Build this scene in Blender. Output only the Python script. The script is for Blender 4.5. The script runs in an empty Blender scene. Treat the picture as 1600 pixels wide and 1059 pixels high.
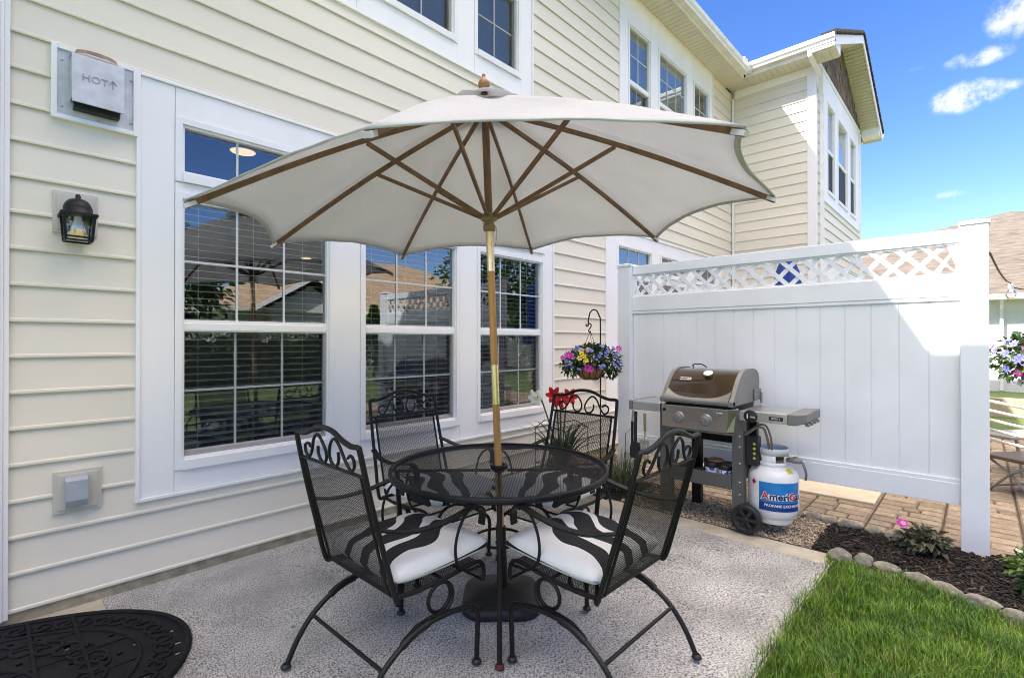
import bpy, bmesh, math, random
import numpy as np
from mathutils import Vector, Matrix, noise as mnoise

# ------------------------------------------------------------------ camera, sky, sun
SC = bpy.context.scene
COL = SC.collection
R = math.radians
SC.render.engine = 'CYCLES'
SC.cycles.use_denoising = True
SC.cycles.filter_width = 1.0
SC.cycles.max_bounces = 8
SC.cycles.diffuse_bounces = 4
SC.cycles.transparent_max_bounces = 16
SC.view_settings.view_transform = 'Standard'
SC.view_settings.look = 'None'
SC.view_settings.gamma = 1.0
SC.view_settings.exposure = 1.36
CAM_H = 1.40
YAW = R(43.2)
cd = bpy.data.cameras.new('camera')
cam = bpy.data.objects.new('camera', cd)
COL.objects.link(cam)
cam.location = (0, 0, CAM_H)
cam.rotation_euler = (R(90.25), 0, YAW - R(90))
cd.sensor_width = 36.0
cd.lens = 780.0 / 1600 * 36
cd.clip_start = 0.02
cd.clip_end = 600
SC.camera = cam

SUN_DIR = Vector((.82, -.55, -1.0)).normalized()      # the way the light travels
SUN_EL = math.asin(-SUN_DIR.z)
sl = bpy.data.lights.new('sun', 'SUN')
sl.energy = 5.0
sl.angle = R(0.53)
sl.color = (1.0, .955, .89)
so = bpy.data.objects.new('sun', sl)
COL.objects.link(so)
so.rotation_euler = SUN_DIR.to_track_quat('-Z', 'Y').to_euler()
so.location = (-8, 8, 14)

W = bpy.data.worlds.new('World')
SC.world = W
W.use_nodes = True
nt = W.node_tree
nt.nodes.clear()
N = nt.nodes.new
L = nt.links.new
w_out = N('ShaderNodeOutputWorld')
w_bg = N('ShaderNodeBackground')
w_bg.inputs['Strength'].default_value = 0.15
sky = N('ShaderNodeTexSky')
sky.sky_type = 'NISHITA'
sky.sun_disc = False
sky.sun_elevation = SUN_EL
sky.sun_rotation = math.atan2(-SUN_DIR.x, -SUN_DIR.y)
sky.air_density = 1.0
sky.dust_density = 0.3
sky.ozone_density = 2.5
# a few fair-weather clouds, placed by direction on the sky dome
tc = N('ShaderNodeTexCoord')
cn = N('ShaderNodeTexNoise')
cn.inputs['Scale'].default_value = 26
cn.inputs['Detail'].default_value = 9
cn.inputs['Roughness'].default_value = .68
L(tc.outputs['Generated'], cn.inputs['Vector'])


def cam_dir(px, py):
    f = 780.0
    F = Vector((math.cos(YAW) * math.cos(R(.25)), math.sin(YAW) * math.cos(R(.25)), math.sin(R(.25))))
    Rr = Vector((math.sin(YAW), -math.cos(YAW), 0))
    U = Rr.cross(F)
    return ((px - 800) / f * Rr - (py - 529.5) / f * U + F).normalized()


acc = None
for (px, py, rw, rh, amp) in ((1506, 152, .046, .022, .92), (1526, 92, .040, .014, .66), (1600, 14, .038, .036, .8),
                              (1488, 303, .022, .007, .55), (1578, 133, .022, .009, .5), (1440, 105, .02, .01, .4)):
    d = cam_dir(px, py)
    side = d.cross(Vector((0, 0, 1))).normalized()
    up = side.cross(d)
    s1 = N('ShaderNodeVectorMath'); s1.operation = 'DOT_PRODUCT'; s1.inputs[1].default_value = side / rw
    s2 = N('ShaderNodeVectorMath'); s2.operation = 'DOT_PRODUCT'; s2.inputs[1].default_value = up / rh
    s3 = N('ShaderNodeVectorMath'); s3.operation = 'DOT_PRODUCT'; s3.inputs[1].default_value = d
    L(tc.outputs['Generated'], s1.inputs[0]); L(tc.outputs['Generated'], s2.inputs[0]); L(tc.outputs['Generated'], s3.inputs[0])
    up_off = N('ShaderNodeMath'); up_off.operation = 'SUBTRACT'; L(s2.outputs['Value'], up_off.inputs[0]); up_off.inputs[1].default_value = d.dot(up) / rh
    q1 = N('ShaderNodeMath'); q1.operation = 'MULTIPLY'; L(s1.outputs['Value'], q1.inputs[0]); L(s1.outputs['Value'], q1.inputs[1])
    q2 = N('ShaderNodeMath'); q2.operation = 'MULTIPLY'; L(up_off.outputs[0], q2.inputs[0]); L(up_off.outputs[0], q2.inputs[1])
    q = N('ShaderNodeMath'); q.operation = 'ADD'; L(q1.outputs[0], q.inputs[0]); L(q2.outputs[0], q.inputs[1])
    mr = N('ShaderNodeMapRange'); L(q.outputs[0], mr.inputs['Value'])
    mr.inputs['From Min'].default_value = 0; mr.inputs['From Max'].default_value = 1.6
    mr.inputs['To Min'].default_value = amp; mr.inputs['To Max'].default_value = 0
    gt = N('ShaderNodeMath'); gt.operation = 'GREATER_THAN'; L(s3.outputs['Value'], gt.inputs[0]); gt.inputs[1].default_value = .5
    mm = N('ShaderNodeMath'); mm.operation = 'MULTIPLY'; L(mr.outputs[0], mm.inputs[0]); L(gt.outputs[0], mm.inputs[1])
    if acc is None:
        acc = mm
    else:
        a2 = N('ShaderNodeMath'); a2.operation = 'MAXIMUM'; L(acc.outputs[0], a2.inputs[0]); L(mm.outputs[0], a2.inputs[1]); acc = a2
cm = N('ShaderNodeMapRange'); L(cn.outputs['Fac'], cm.inputs['Value']); cm.inputs['From Min'].default_value = .32; cm.inputs['From Max'].default_value = .68; cm.inputs['To Min'].default_value = .25; cm.inputs['To Max'].default_value = 1.75
cm2 = N('ShaderNodeMath'); cm2.operation = 'MULTIPLY'; L(cm.outputs[0], cm2.inputs[0]); L(acc.outputs[0], cm2.inputs[1])
cr = N('ShaderNodeMapRange'); L(cm2.outputs[0], cr.inputs['Value'])
cr.interpolation_type = 'SMOOTHSTEP'
cr.inputs['From Min'].default_value = .25; cr.inputs['From Max'].default_value = 1.25
cr.inputs['To Max'].default_value = .95
cmix = N('ShaderNodeMixRGB')
L(cr.outputs[0], cmix.inputs['Fac'])
cmix.inputs['Color2'].default_value = (3.6, 3.6, 3.65, 1)
hs = N('ShaderNodeHueSaturation'); hs.inputs['Saturation'].default_value = 1.28; hs.inputs['Value'].default_value = .81; hs.inputs['Hue'].default_value = .506
tint = N('ShaderNodeMixRGB'); tint.blend_type = 'MULTIPLY'; tint.inputs['Fac'].default_value = 1; tint.inputs['Color2'].default_value = (1.02, .94, 1.0, 1)
L(sky.outputs['Color'], tint.inputs['Color1'])
L(tint.outputs['Color'], hs.inputs['Color'])
# invented bright cloud cap overhead, out of camera and window view, fills the shade
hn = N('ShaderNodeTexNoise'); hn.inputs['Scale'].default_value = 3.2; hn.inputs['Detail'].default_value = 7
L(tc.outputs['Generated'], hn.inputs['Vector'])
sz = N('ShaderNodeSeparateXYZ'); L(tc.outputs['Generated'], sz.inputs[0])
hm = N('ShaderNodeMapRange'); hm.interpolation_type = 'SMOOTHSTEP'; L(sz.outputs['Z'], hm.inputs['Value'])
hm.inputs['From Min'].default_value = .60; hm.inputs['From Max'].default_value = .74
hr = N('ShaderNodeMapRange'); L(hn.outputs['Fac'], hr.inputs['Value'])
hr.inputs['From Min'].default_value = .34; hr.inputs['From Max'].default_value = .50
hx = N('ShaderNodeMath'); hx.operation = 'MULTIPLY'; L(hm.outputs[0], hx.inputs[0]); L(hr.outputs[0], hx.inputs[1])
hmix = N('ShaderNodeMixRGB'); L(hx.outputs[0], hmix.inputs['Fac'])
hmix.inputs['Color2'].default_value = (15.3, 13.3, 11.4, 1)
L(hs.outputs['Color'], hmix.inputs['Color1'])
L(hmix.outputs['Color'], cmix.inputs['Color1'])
L(cmix.outputs['Color'], w_bg.inputs['Color'])
L(w_bg.outputs[0], w_out.inputs['Surface'])

rng = random.Random(7)
PI = math.pi


# ------------------------------------------------------------------ mesh helpers
class MB:
    """collects shapes and links them as ONE mesh object"""

    def __init__(s):
        s.v = []; s.f = []; s.m = []; s.cur = 0; s.smooth = []

    def add(s, vs, fs, smooth=False):
        b = len(s.v)
        s.v.extend([tuple(p) for p in vs])
        for f in fs:
            s.f.append(tuple(b + i for i in f)); s.m.append(s.cur); s.smooth.append(smooth)

    def box(s, x0, x1, y0, y1, z0, z1, M=None):
        if x0 > x1: x0, x1 = x1, x0
        if y0 > y1: y0, y1 = y1, y0
        if z0 > z1: z0, z1 = z1, z0
        vs = [(x0, y0, z0), (x1, y0, z0), (x1, y1, z0), (x0, y1, z0), (x0, y0, z1), (x1, y0, z1), (x1, y1, z1), (x0, y1, z1)]
        if M: vs = [M(*p) for p in vs]
        s.add(vs, [(0, 3, 2, 1), (4, 5, 6, 7), (0, 1, 5, 4), (1, 2, 6, 5), (2, 3, 7, 6), (3, 0, 4, 7)])

    def prism(s, poly, fn, a, b, caps=True, smooth=False):
        """poly 2-D points; fn(p, t) -> xyz; extruded from t=a to t=b"""
        n = len(poly)
        vs = [fn(p, a) for p in poly] + [fn(p, b) for p in poly]
        s.add(vs, [(i, (i + 1) % n, n + (i + 1) % n, n + i) for i in range(n)], smooth)
        if caps:
            s.add([fn(p, a) for p in poly], [tuple(range(n))[::-1]])
            s.add([fn(p, b) for p in poly], [tuple(range(n))])

    def sheet(s, poly, fn, a, b, smooth=False):
        n = len(poly)
        vs = [fn(p, a) for p in poly] + [fn(p, b) for p in poly]
        s.add(vs, [(i, i + 1, n + i + 1, n + i) for i in range(n - 1)], smooth)

    def tube(s, pts, r, n=8, closed=False, caps=True, flat=None):
        """tube along points; r number or list; flat=(w,h) gives a flat bar"""
        P = [Vector(p) for p in pts]
        m = len(P)
        rr = r if isinstance(r, (list, tuple)) else [r] * m
        up = None
        rings = []
        for i in range(m):
            if closed:
                t = (P[(i + 1) % m] - P[i - 1])
            else:
                t = P[min(i + 1, m - 1)] - P[max(i - 1, 0)]
            if t.length < 1e-9: t = Vector((0, 0, 1))
            t.normalize()
            if up is None:
                ref = Vector((0, 0, 1)) if abs(t.z) < .9 else Vector((1, 0, 0))
                up = (ref - t * ref.dot(t)).normalized()
            else:
                up = up - t * up.dot(t)
                if up.length < 1e-6:
                    ref = Vector((1, 0, 0)); up = ref - t * ref.dot(t)
                up.normalize()
            sd = t.cross(up)
            ring = []
            for k in range(n):
                a = 2 * PI * (k + .5) / n
                ring.append(P[i] + sd * (math.cos(a) * rr[i]) + up * (math.sin(a) * rr[i]))
            rings.append(ring)
        vs = [p for rg in rings for p in rg]
        fs = []
        mm = m if closed else m - 1
        for i in range(mm):
            j = (i + 1) % m
            for k in range(n):
                k2 = (k + 1) % n
                fs.append((i * n + k, i * n + k2, j * n + k2, j * n + k))
        s.add(vs, fs, n > 4)
        if caps and not closed:
            s.add(rings[0], [tuple(range(n))]); s.add(rings[-1], [tuple(range(n))[::-1]])

    def ribbon(s, pts, side, w, t):
        """flat bar: path, width vector direction fixed, thickness normal to the path"""
        P = [Vector(p) for p in pts]
        sd = Vector(side).normalized()
        m = len(P); vs = []
        for i in range(m):
            tt = (P[min(i + 1, m - 1)] - P[max(i - 1, 0)]).normalized()
            nn = tt.cross(sd).normalized()
            a = sd * (w / 2); b = nn * (t / 2)
            vs += [P[i] - a - b, P[i] + a - b, P[i] + a + b, P[i] - a + b]
        fs = []
        for i in range(m - 1):
            for k in range(4):
                k2 = (k + 1) % 4
                fs.append((i * 4 + k, i * 4 + k2, i * 4 + 4 + k2, i * 4 + 4 + k))
        s.add(vs, fs + [(0, 3, 2, 1), tuple(4 * (m - 1) + k for k in range(4))])

    def lathe(s, prof, c=(0, 0, 0), n=24, a0=0, a1=2 * PI, axis=None, smooth=True):
        """prof [(r,z)] about z through c; axis=(ex,ey,ez) to tilt"""
        full = abs(a1 - a0 - 2 * PI) < 1e-6
        m = n if full else n + 1
        ex, ey, ez = axis if axis else (Vector((1, 0, 0)), Vector((0, 1, 0)), Vector((0, 0, 1)))
        c = Vector(c)
        vs = []
        for (r, z) in prof:
            for k in range(m):
                a = a0 + (a1 - a0) * k / n
                vs.append(c + ex * (r * math.cos(a)) + ey * (r * math.sin(a)) + ez * z)
        fs = []
        for i in range(len(prof) - 1):
            for k in range(n):
                k2 = (k + 1) % m
                fs.append((i * m + k, i * m + k2, (i + 1) * m + k2, (i + 1) * m + k))
        s.add(vs, fs, smooth)

    def ball(s, c, r, n=10, sq=(1, 1, 1)):
        prof = [(max(1e-4, math.sin(PI * i / 6)), -math.cos(PI * i / 6)) for i in range(7)]
        ex, ey, ez = Vector((r * sq[0], 0, 0)), Vector((0, r * sq[1], 0)), Vector((0, 0, r * sq[2]))
        s.lathe(prof, c, n, axis=(ex, ey, ez))

    def build(s, name, mats, parent=None, bevel=0, seg=2, sub=0):
        me = bpy.data.meshes.new(name)
        me.from_pydata([tuple(p) for p in s.v], [], s.f)
        if not isinstance(mats, (list, tuple)): mats = [mats]
        for m in mats: me.materials.append(m)
        me.polygons.foreach_set('material_index', s.m)
        me.polygons.foreach_set('use_smooth', s.smooth)
        me.update()
        o = bpy.data.objects.new(name, me)
        COL.objects.link(o)
        if parent is not None: o.parent = parent
        if bevel:
            b = o.modifiers.new('bevel', 'BEVEL'); b.width = bevel; b.segments = seg; b.limit_method = 'ANGLE'; b.angle_limit = R(50)
            b.harden_normals = False
        if sub:
            b = o.modifiers.new('sub', 'SUBSURF'); b.levels = sub; b.render_levels = sub
        return o


def tag(o, label=None, cat=None, group=None, kind=None):
    if label: o['label'] = label
    if cat: o['category'] = cat
    if group: o['group'] = group
    if kind: o['kind'] = kind
    return o


def thing(name, label, cat, loc=(0, 0, 0), rz=0, group=None):
    o = bpy.data.objects.new(name, None)
    COL.objects.link(o)
    o.empty_display_size = .1
    o.location = loc
    o.rotation_euler = (0, 0, rz)
    return tag(o, label, cat, group)


def copy_tree(o, parent=None):
    c = o.copy()
    COL.objects.link(c)
    if parent is not None: c.parent = parent
    for ch in list(o.children):
        copy_tree(ch, c)
    return c


def curve(pts, n=6, closed=False):
    """Catmull-Rom through pts"""
    P = [Vector(p) for p in pts]
    out = []
    m = len(P)
    rngi = range(m) if closed else range(m - 1)
    for i in rngi:
        p0 = P[i - 1] if (i > 0 or closed) else P[0] * 2 - P[1]
        p1 = P[i]; p2 = P[(i + 1) % m]
        p3 = P[(i + 2) % m] if (i + 2 < m or closed) else p2 * 2 - p1
        for k in range(n):
            t = k / n
            out.append(.5 * ((2 * p1) + (p2 - p0) * t + (2 * p0 - 5 * p1 + 4 * p2 - p3) * t * t + (3 * p1 - p0 - 3 * p2 + p3) * t ** 3))
    if not closed: out.append(P[-1])
    return out


# ------------------------------------------------------------------ materials
def mat(name, col, rough=.6, metal=0.0, var=0.0, vscale=6.0, vdetail=4, bump=0.0, bscale=60.0, island=0.0, spec=.5, stretch=None,
        col2=None, trans=0.0, coat=0.0, bdist=.004):
    m = bpy.data.materials.new(name)
    m.use_nodes = True
    t = m.node_tree
    b = t.nodes['Principled BSDF']
    b.inputs['Base Color'].default_value = (*col, 1)
    b.inputs['Roughness'].default_value = rough
    b.inputs['Metallic'].default_value = metal
    b.inputs['Specular IOR Level'].default_value = spec
    if coat: b.inputs['Coat Weight'].default_value = coat; b.inputs['Coat Roughness'].default_value = .08
    nn, ll = t.nodes.new, t.links.new
    tcn = nn('ShaderNodeTexCoord')
    vec = tcn.outputs['Object']
    if stretch:
        mp = nn('ShaderNodeMapping'); mp.inputs['Scale'].default_value = stretch
        ll(vec, mp.inputs['Vector']); vec = mp.outputs['Vector']
    src = None
    if var or col2:
        nz = nn('ShaderNodeTexNoise'); nz.inputs['Scale'].default_value = vscale; nz.inputs['Detail'].default_value = vdetail
        ll(vec, nz.inputs['Vector'])
        mp2 = nn('ShaderNodeMapRange'); ll(nz.outputs['Fac'], mp2.inputs['Value'])
        mp2.inputs['From Min'].default_value = .3; mp2.inputs['From Max'].default_value = .7
        mx = nn('ShaderNodeMixRGB'); ll(mp2.outputs[0], mx.inputs['Fac'])
        if col2:
            mx.inputs['Color1'].default_value = (*col, 1); mx.inputs['Color2'].default_value = (*col2, 1)
        else:
            mx.inputs['Color1'].default_value = (*[c * (1 - var) for c in col], 1)
            mx.inputs['Color2'].default_value = (*[min(1, c * (1 + var)) for c in col], 1)
        src = mx.outputs['Color']
    if island:
        g = nn('ShaderNodeNewGeometry')
        mr = nn('ShaderNodeMapRange'); ll(g.outputs['Random Per Island'], mr.inputs['Value'])
        mr.inputs['To Min'].default_value = 1 - island; mr.inputs['To Max'].default_value = 1 + island
        mu = nn('ShaderNodeMixRGB'); mu.blend_type = 'MULTIPLY'; mu.inputs['Fac'].default_value = 1
        if src: ll(src, mu.inputs['Color1'])
        else: mu.inputs['Color1'].default_value = (*col, 1)
        ll(mr.outputs[0], mu.inputs['Color2'])
        src = mu.outputs['Color']
    if src: ll(src, b.inputs['Base Color'])
    if bump:
        nb = nn('ShaderNodeTexNoise'); nb.inputs['Scale'].default_value = bscale; nb.inputs['Detail'].default_value = 5
        ll(vec, nb.inputs['Vector'])
        bn = nn('ShaderNodeBump'); bn.inputs['Strength'].default_value = bump; bn.inputs['Distance'].default_value = bdist
        ll(nb.outputs['Fac'], bn.inputs['Height']); ll(bn.outputs[0], b.inputs['Normal'])
    if trans:
        tr = nn('ShaderNodeBsdfTranslucent')
        if src: ll(src, tr.inputs['Color'])
        else: tr.inputs['Color'].default_value = (*col, 1)
        ms = nn('ShaderNodeMixShader'); ms.inputs['Fac'].default_value = trans
        ll(b.outputs[0], ms.inputs[1]); ll(tr.outputs[0], ms.inputs[2])
        ll(ms.outputs[0], t.nodes['Material Output'].inputs['Surface'])
    return m


SIDING = mat('siding_vinyl', (.785, .72, .595), .48, var=.06, vscale=1.1, bump=.18, bscale=55, stretch=(.25, .25, 2.2), bdist=.002)
TRIM = mat('white_trim', (.88, .86, .84), .42, var=.03, vscale=2.5, bump=.08, bscale=40, stretch=(1, 1, .3), bdist=.002)
VINYL = mat('white_vinyl', (.85, .84, .83), .32, var=.025, vscale=2, bump=.03, bscale=18)
FENCEM = mat('fence_vinyl', (.79, .80, .82), .35, var=.055, vscale=2.3, vdetail=8, bump=.04, bscale=14)
SOFFIT = mat('soffit_vinyl', (.66, .62, .50), .5, var=.06, vscale=3)
GUTTER = mat('gutter_metal', (.78, .76, .70), .35, var=.08, vscale=5)
SHINGLE = mat('dark_shingle', (.035, .028, .025), .9, var=.4, vscale=30, bump=.6, bscale=80)
SHAKE = mat('brown_shake', (.13, .095, .06), .85, var=.35, vscale=9, island=.35, bump=.5, bscale=60)
CONCRETE = mat('concrete', (.44, .40, .32), .9, var=.22, vscale=7, vdetail=8, bump=.5, bscale=90)
FOUND = mat('foundation_concrete', (.36, .32, .22), .95, var=.3, vscale=14, vdetail=8, bump=.6, bscale=70)
BLACKMETAL = mat('black_iron', (.0055, .0052, .005), .46, var=.3, vscale=20, bump=.2, bscale=220, spec=.34)
RUST = mat('rusty_cap', (.09, .02, .012), .8, var=.4, vscale=60)
BLACKPL = mat('black_plastic', (.014, .014, .015), .5, var=.2, vscale=12, bump=.2, bscale=150)
RUBBER = mat('black_rubber', (.006, .0065, .009), .75, spec=.25, var=.35, vscale=18, bump=.3, bscale=200)
BRASS = mat('brass_sleeve', (.86, .70, .44), .27, 1.0, var=.12, vscale=20)
WOODO = mat('orange_wood', (.60, .275, .075), .42, var=.2, vscale=9, stretch=(5, 5, .35), bump=.15, bscale=60)
WOODB = mat('brown_wood', (.19, .10, .05), .5, var=.25, vscale=8, stretch=(3, 3, .6), bump=.15, bscale=60)
STEEL = mat('stainless', (.60, .57, .50), .34, 1.0, var=.06, vscale=4, stretch=(1, 14, 14), bump=.05, bscale=90)
GALV = mat('galvanised', (.58, .58, .58), .5, .35, var=.14, vscale=16)
GREYP = mat('grey_paint', (.22, .215, .20), .45, var=.06, vscale=8, bump=.05, bscale=200)
CASTAL = mat('cast_aluminium', (.20, .195, .185), .5, .3, var=.08, vscale=10, bump=.1, bscale=260)
CARTGREY = mat('cart_grey', (.105, .10, .092), .5, var=.1, vscale=8)
BROWNEN = mat('brown_enamel', (.045, .024, .013), .10, .25, var=.08, vscale=3, coat=.8)
TANKW = mat('tank_white', (.80, .80, .78), .3, var=.05, vscale=6, bump=.05, bscale=20)
MULCH = mat('mulch_soil', (.022, .016, .013), .95, var=.5, vscale=30, bump=.8, bscale=60)
CHIP = mat('mulch_chip', (.020, .0135, .0105), .9, island=.9, var=.75, vscale=26)
_t = CHIP.node_tree; _g = _t.nodes.new('ShaderNodeNewGeometry'); _r = _t.nodes.new('ShaderNodeValToRGB')
_t.links.new(_g.outputs['Random Per Island'], _r.inputs['Fac'])
_e = _r.color_ramp.elements
_e[0].color = (.006, .005, .0048, 1); _e[1].color = (.15, .105, .065, 1)
for _p, _c in ((.62, (.014, .0105, .009, 1)), (.82, (.035, .022, .015, 1)), (.94, (.085, .05, .03, 1))):
    _x = _e.new(_p); _x.color = _c
_t.links.new(_r.outputs[0], _t.nodes['Principled BSDF'].inputs['Base Color'])
PEB = mat('pebble', (.42, .33, .23), .8, island=.6)
GRAVEL = mat('gravel_base', (.19, .15, .11), .95, var=.5, vscale=60, bump=.8, bscale=120)
STONE = mat('river_stone', (.205, .19, .155), .85, var=.5, vscale=22, vdetail=9, bump=.9, bscale=50)
PAVER = mat('paver', (.29, .225, .155), .9, var=.2, vscale=22, vdetail=8, island=.24, bump=.5, bscale=70)
JOINT = mat('joint_sand', (.075, .052, .033), .95, var=.3, vscale=40)
LAWN = mat('lawn_ground', (.078, .122, .028), .95, var=.45, vscale=9, vdetail=8, bump=.8, bscale=120)
BLADE = mat('grass_blade', (.05, .14, .009), .5, island=.7, trans=.25, col2=(.15, .265, .016), vscale=6)
STRAW = mat('dry_blade', (.30, .25, .10), .6, island=.3, trans=.2)
LEAF = mat('leaf_green', (.036, .08, .018), .5, island=.5, trans=.25)
LEAFD = mat('leaf_dark', (.055, .075, .035), .5, island=.6, trans=.2, col2=(.13, .11, .065), vscale=9)
LEAFL = mat('leaf_light', (.13, .21, .05), .5, island=.45, trans=.25)
STRAP = mat('strap_leaf', (.055, .095, .03), .4, var=.25, vscale=12, trans=.2)
TREEL = mat('tree_leaf', (.055, .10, .02), .55, island=.6, trans=.25)
BARK = mat('bark', (.12, .085, .055), .95, var=.3, vscale=14, bump=.8, bscale=30)
COCO = mat('coco_liner', (.28, .14, .055), .95, var=.35, vscale=26, stretch=(1, 1, 3), bump=1, bscale=90)
PURPLE = mat('petal_violet', (.20, .20, .58), .6, island=.3, trans=.25)
MAGENTA = mat('petal_magenta', (.56, .02, .36), .6, island=.2, trans=.25)
YELLOW = mat('petal_yellow', (.78, .62, .05), .6, island=.15, trans=.2)
REDP = mat('petal_red', (.62, .012, .012), .5, island=.2, trans=.25)
WHITEP = mat('petal_white', (.80, .80, .68), .5, trans=.3)
LILAC = mat('petal_lilac', (.55, .36, .62), .6, island=.15, trans=.25)
ROPE = mat('cotton_rope', (.62, .57, .47), .9, var=.2, vscale=60, bump=1, bscale=140)
BLUEC = mat('blue_cloth', (.025, .06, .28), .85, var=.2, vscale=8)
LABELB = mat('tank_label_blue', (.006, .06, .28), .35, col2=(.02, .22, .55), vscale=3.5)
NAVY = mat('navy_ink', (.008, .02, .10), .4)
REDI = mat('red_ink', (.62, .02, .03), .4)
WHITEI = mat('white_ink', (.8, .8, .8), .4)
BLACKI = mat('black_ink', (.01, .01, .01), .4)
DARKROOM = mat('dark_room', (.07, .055, .045), .9, var=.3, vscale=2)
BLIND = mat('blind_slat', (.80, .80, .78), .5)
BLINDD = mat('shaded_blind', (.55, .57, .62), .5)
SCREENF = mat('screen_frame', (.34, .32, .30), .5)
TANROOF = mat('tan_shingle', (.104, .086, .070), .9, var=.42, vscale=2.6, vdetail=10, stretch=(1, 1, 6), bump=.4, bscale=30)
WALLW = mat('pale_siding', (.70, .69, .65), .6, var=.03)
CANVAS_TOP = None


def emis(name, col, st):
    m = bpy.data.materials.new(name); m.use_nodes = True
    b = m.node_tree.nodes['Principled BSDF']
    b.inputs['Emission Color'].default_value = (*col, 1); b.inputs['Emission Strength'].default_value = st
    return m


DOWNLIGHT = emis('lamp_disc', (1, .70, .36), .5)


def glass(name, base=.125, tint=(.9, .95, 1.0)):
    m = bpy.data.materials.new(name); m.use_nodes = True
    t = m.node_tree; t.nodes.clear(); nn = t.nodes.new; ll = t.links.new
    o = nn('ShaderNodeOutputMaterial'); mx = nn('ShaderNodeMixShader')
    tr = nn('ShaderNodeBsdfTransparent'); tr.inputs['Color'].default_value = (.93, .96, .95, 1)
    gl = nn('ShaderNodeBsdfGlossy'); gl.inputs['Roughness'].default_value = 0.0; gl.inputs['Color'].default_value = (*tint, 1)
    fr = nn('ShaderNodeFresnel'); fr.inputs['IOR'].default_value = 1.5
    ad = nn('ShaderNodeMath'); ad.operation = 'MULTIPLY_ADD'; ad.use_clamp = True
    ad.inputs[1].default_value = 1.25; ad.inputs[2].default_value = base
    ll(fr.outputs[0], ad.inputs[0]); ll(ad.outputs[0], mx.inputs['Fac'])
    ll(tr.outputs[0], mx.inputs[1]); ll(gl.outputs[0], mx.inputs[2]); ll(mx.outputs[0], o.inputs['Surface'])
    # faint waviness of float glass
    tcn = nn('ShaderNodeTexCoord'); nz = nn('ShaderNodeTexNoise'); nz.inputs['Scale'].default_value = 1.6
    bn = nn('ShaderNodeBump'); bn.inputs['Strength'].default_value = .03; bn.inputs['Distance'].default_value = .02
    ll(tcn.outputs['Object'], nz.inputs['Vector']); ll(nz.outputs['Fac'], bn.inputs['Height']); ll(bn.outputs[0], gl.inputs['Normal'])
    return m


GLASS = glass('window_glass')
LAMPGLASS = glass('lamp_glass', .05)


def screen_mat(f_=.22):
    m = bpy.data.materials.new('insect_screen'); m.use_nodes = True
    t = m.node_tree; nn = t.nodes.new; ll = t.links.new
    b = t.nodes['Principled BSDF']; b.inputs['Base Color'].default_value = (.02, .02, .022, 1); b.inputs['Roughness'].default_value = .6
    tr = nn('ShaderNodeBsdfTransparent'); mx = nn('ShaderNodeMixShader'); mx.inputs['Fac'].default_value = f_
    ll(tr.outputs[0], mx.inputs[1]); ll(b.outputs[0], mx.inputs[2]); ll(mx.outputs[0], t.nodes['Material Output'].inputs['Surface'])
    return m


SCREEN = screen_mat()
SCREEND = screen_mat(.85)


def carpet_mat():
    m = mat('outdoor_carpet', (.4, .38, .36), .97)
    t = m.node_tree; nn = t.nodes.new; ll = t.links.new; b = t.nodes['Principled BSDF']
    tcn = nn('ShaderNodeTexCoord')
    mp = nn('ShaderNodeMapping'); mp.inputs['Scale'].default_value = (1, .55, 1); mp.inputs['Rotation'].default_value = (0, 0, R(-8))
    ll(tcn.outputs['Object'], mp.inputs['Vector'])
    n1 = nn('ShaderNodeTexNoise'); n1.inputs['Scale'].default_value = 165; n1.inputs['Detail'].default_value = 3; n1.inputs['Roughness'].default_value = .7
    ll(mp.outputs[0], n1.inputs['Vector'])
    r1 = nn('ShaderNodeValToRGB'); ll(n1.outputs['Fac'], r1.inputs['Fac'])
    e = r1.color_ramp.elements
    e[0].position = .36; e[0].color = (.06, .055, .055, 1); e[1].position = .60; e[1].color = (.68, .668, .645, 1)
    x = r1.color_ramp.elements.new(.43); x.color = (.25, .245, .245, 1)
    x = r1.color_ramp.elements.new(.50); x.color = (.495, .48, .462, 1)
    n2 = nn('ShaderNodeTexNoise'); n2.inputs['Scale'].default_value = 3; n2.inputs['Detail'].default_value = 5
    ll(tcn.outputs['Object'], n2.inputs['Vector'])
    mr = nn('ShaderNodeMapRange'); ll(n2.outputs['Fac'], mr.inputs['Value']); mr.inputs['From Min'].default_value = .3; mr.inputs['From Max'].default_value = .7; mr.inputs['To Min'].default_value = .70; mr.inputs['To Max'].default_value = 1.16
    mu = nn('ShaderNodeMixRGB'); mu.blend_type = 'MULTIPLY'; mu.inputs['Fac'].default_value = 1
    ll(r1.outputs['Color'], mu.inputs['Color1']); ll(mr.outputs[0], mu.inputs['Color2'])
    # loops of the pile, in rows
    wv = nn('ShaderNodeTexWave'); wv.bands_direction = 'X'; wv.inputs['Scale'].default_value = 60; wv.inputs['Distortion'].default_value = 3; wv.inputs['Detail'].default_value = 2
    ll(mp.outputs[0], wv.inputs['Vector'])
    ll(mu.outputs[0], b.inputs['Base Color'])
    bn = nn('ShaderNodeBump'); bn.inputs['Strength'].default_value = .6; bn.inputs['Distance'].default_value = .006
    ad = nn('ShaderNodeMath'); ad.operation = 'ADD'; ll(n1.outputs['Fac'], ad.inputs[0]); ll(wv.outputs['Fac'], ad.inputs[1])
    ll(ad.outputs[0], bn.inputs['Height']); ll(bn.outputs[0], b.inputs['Normal'])
    return m


CARPET = carpet_mat()


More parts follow.
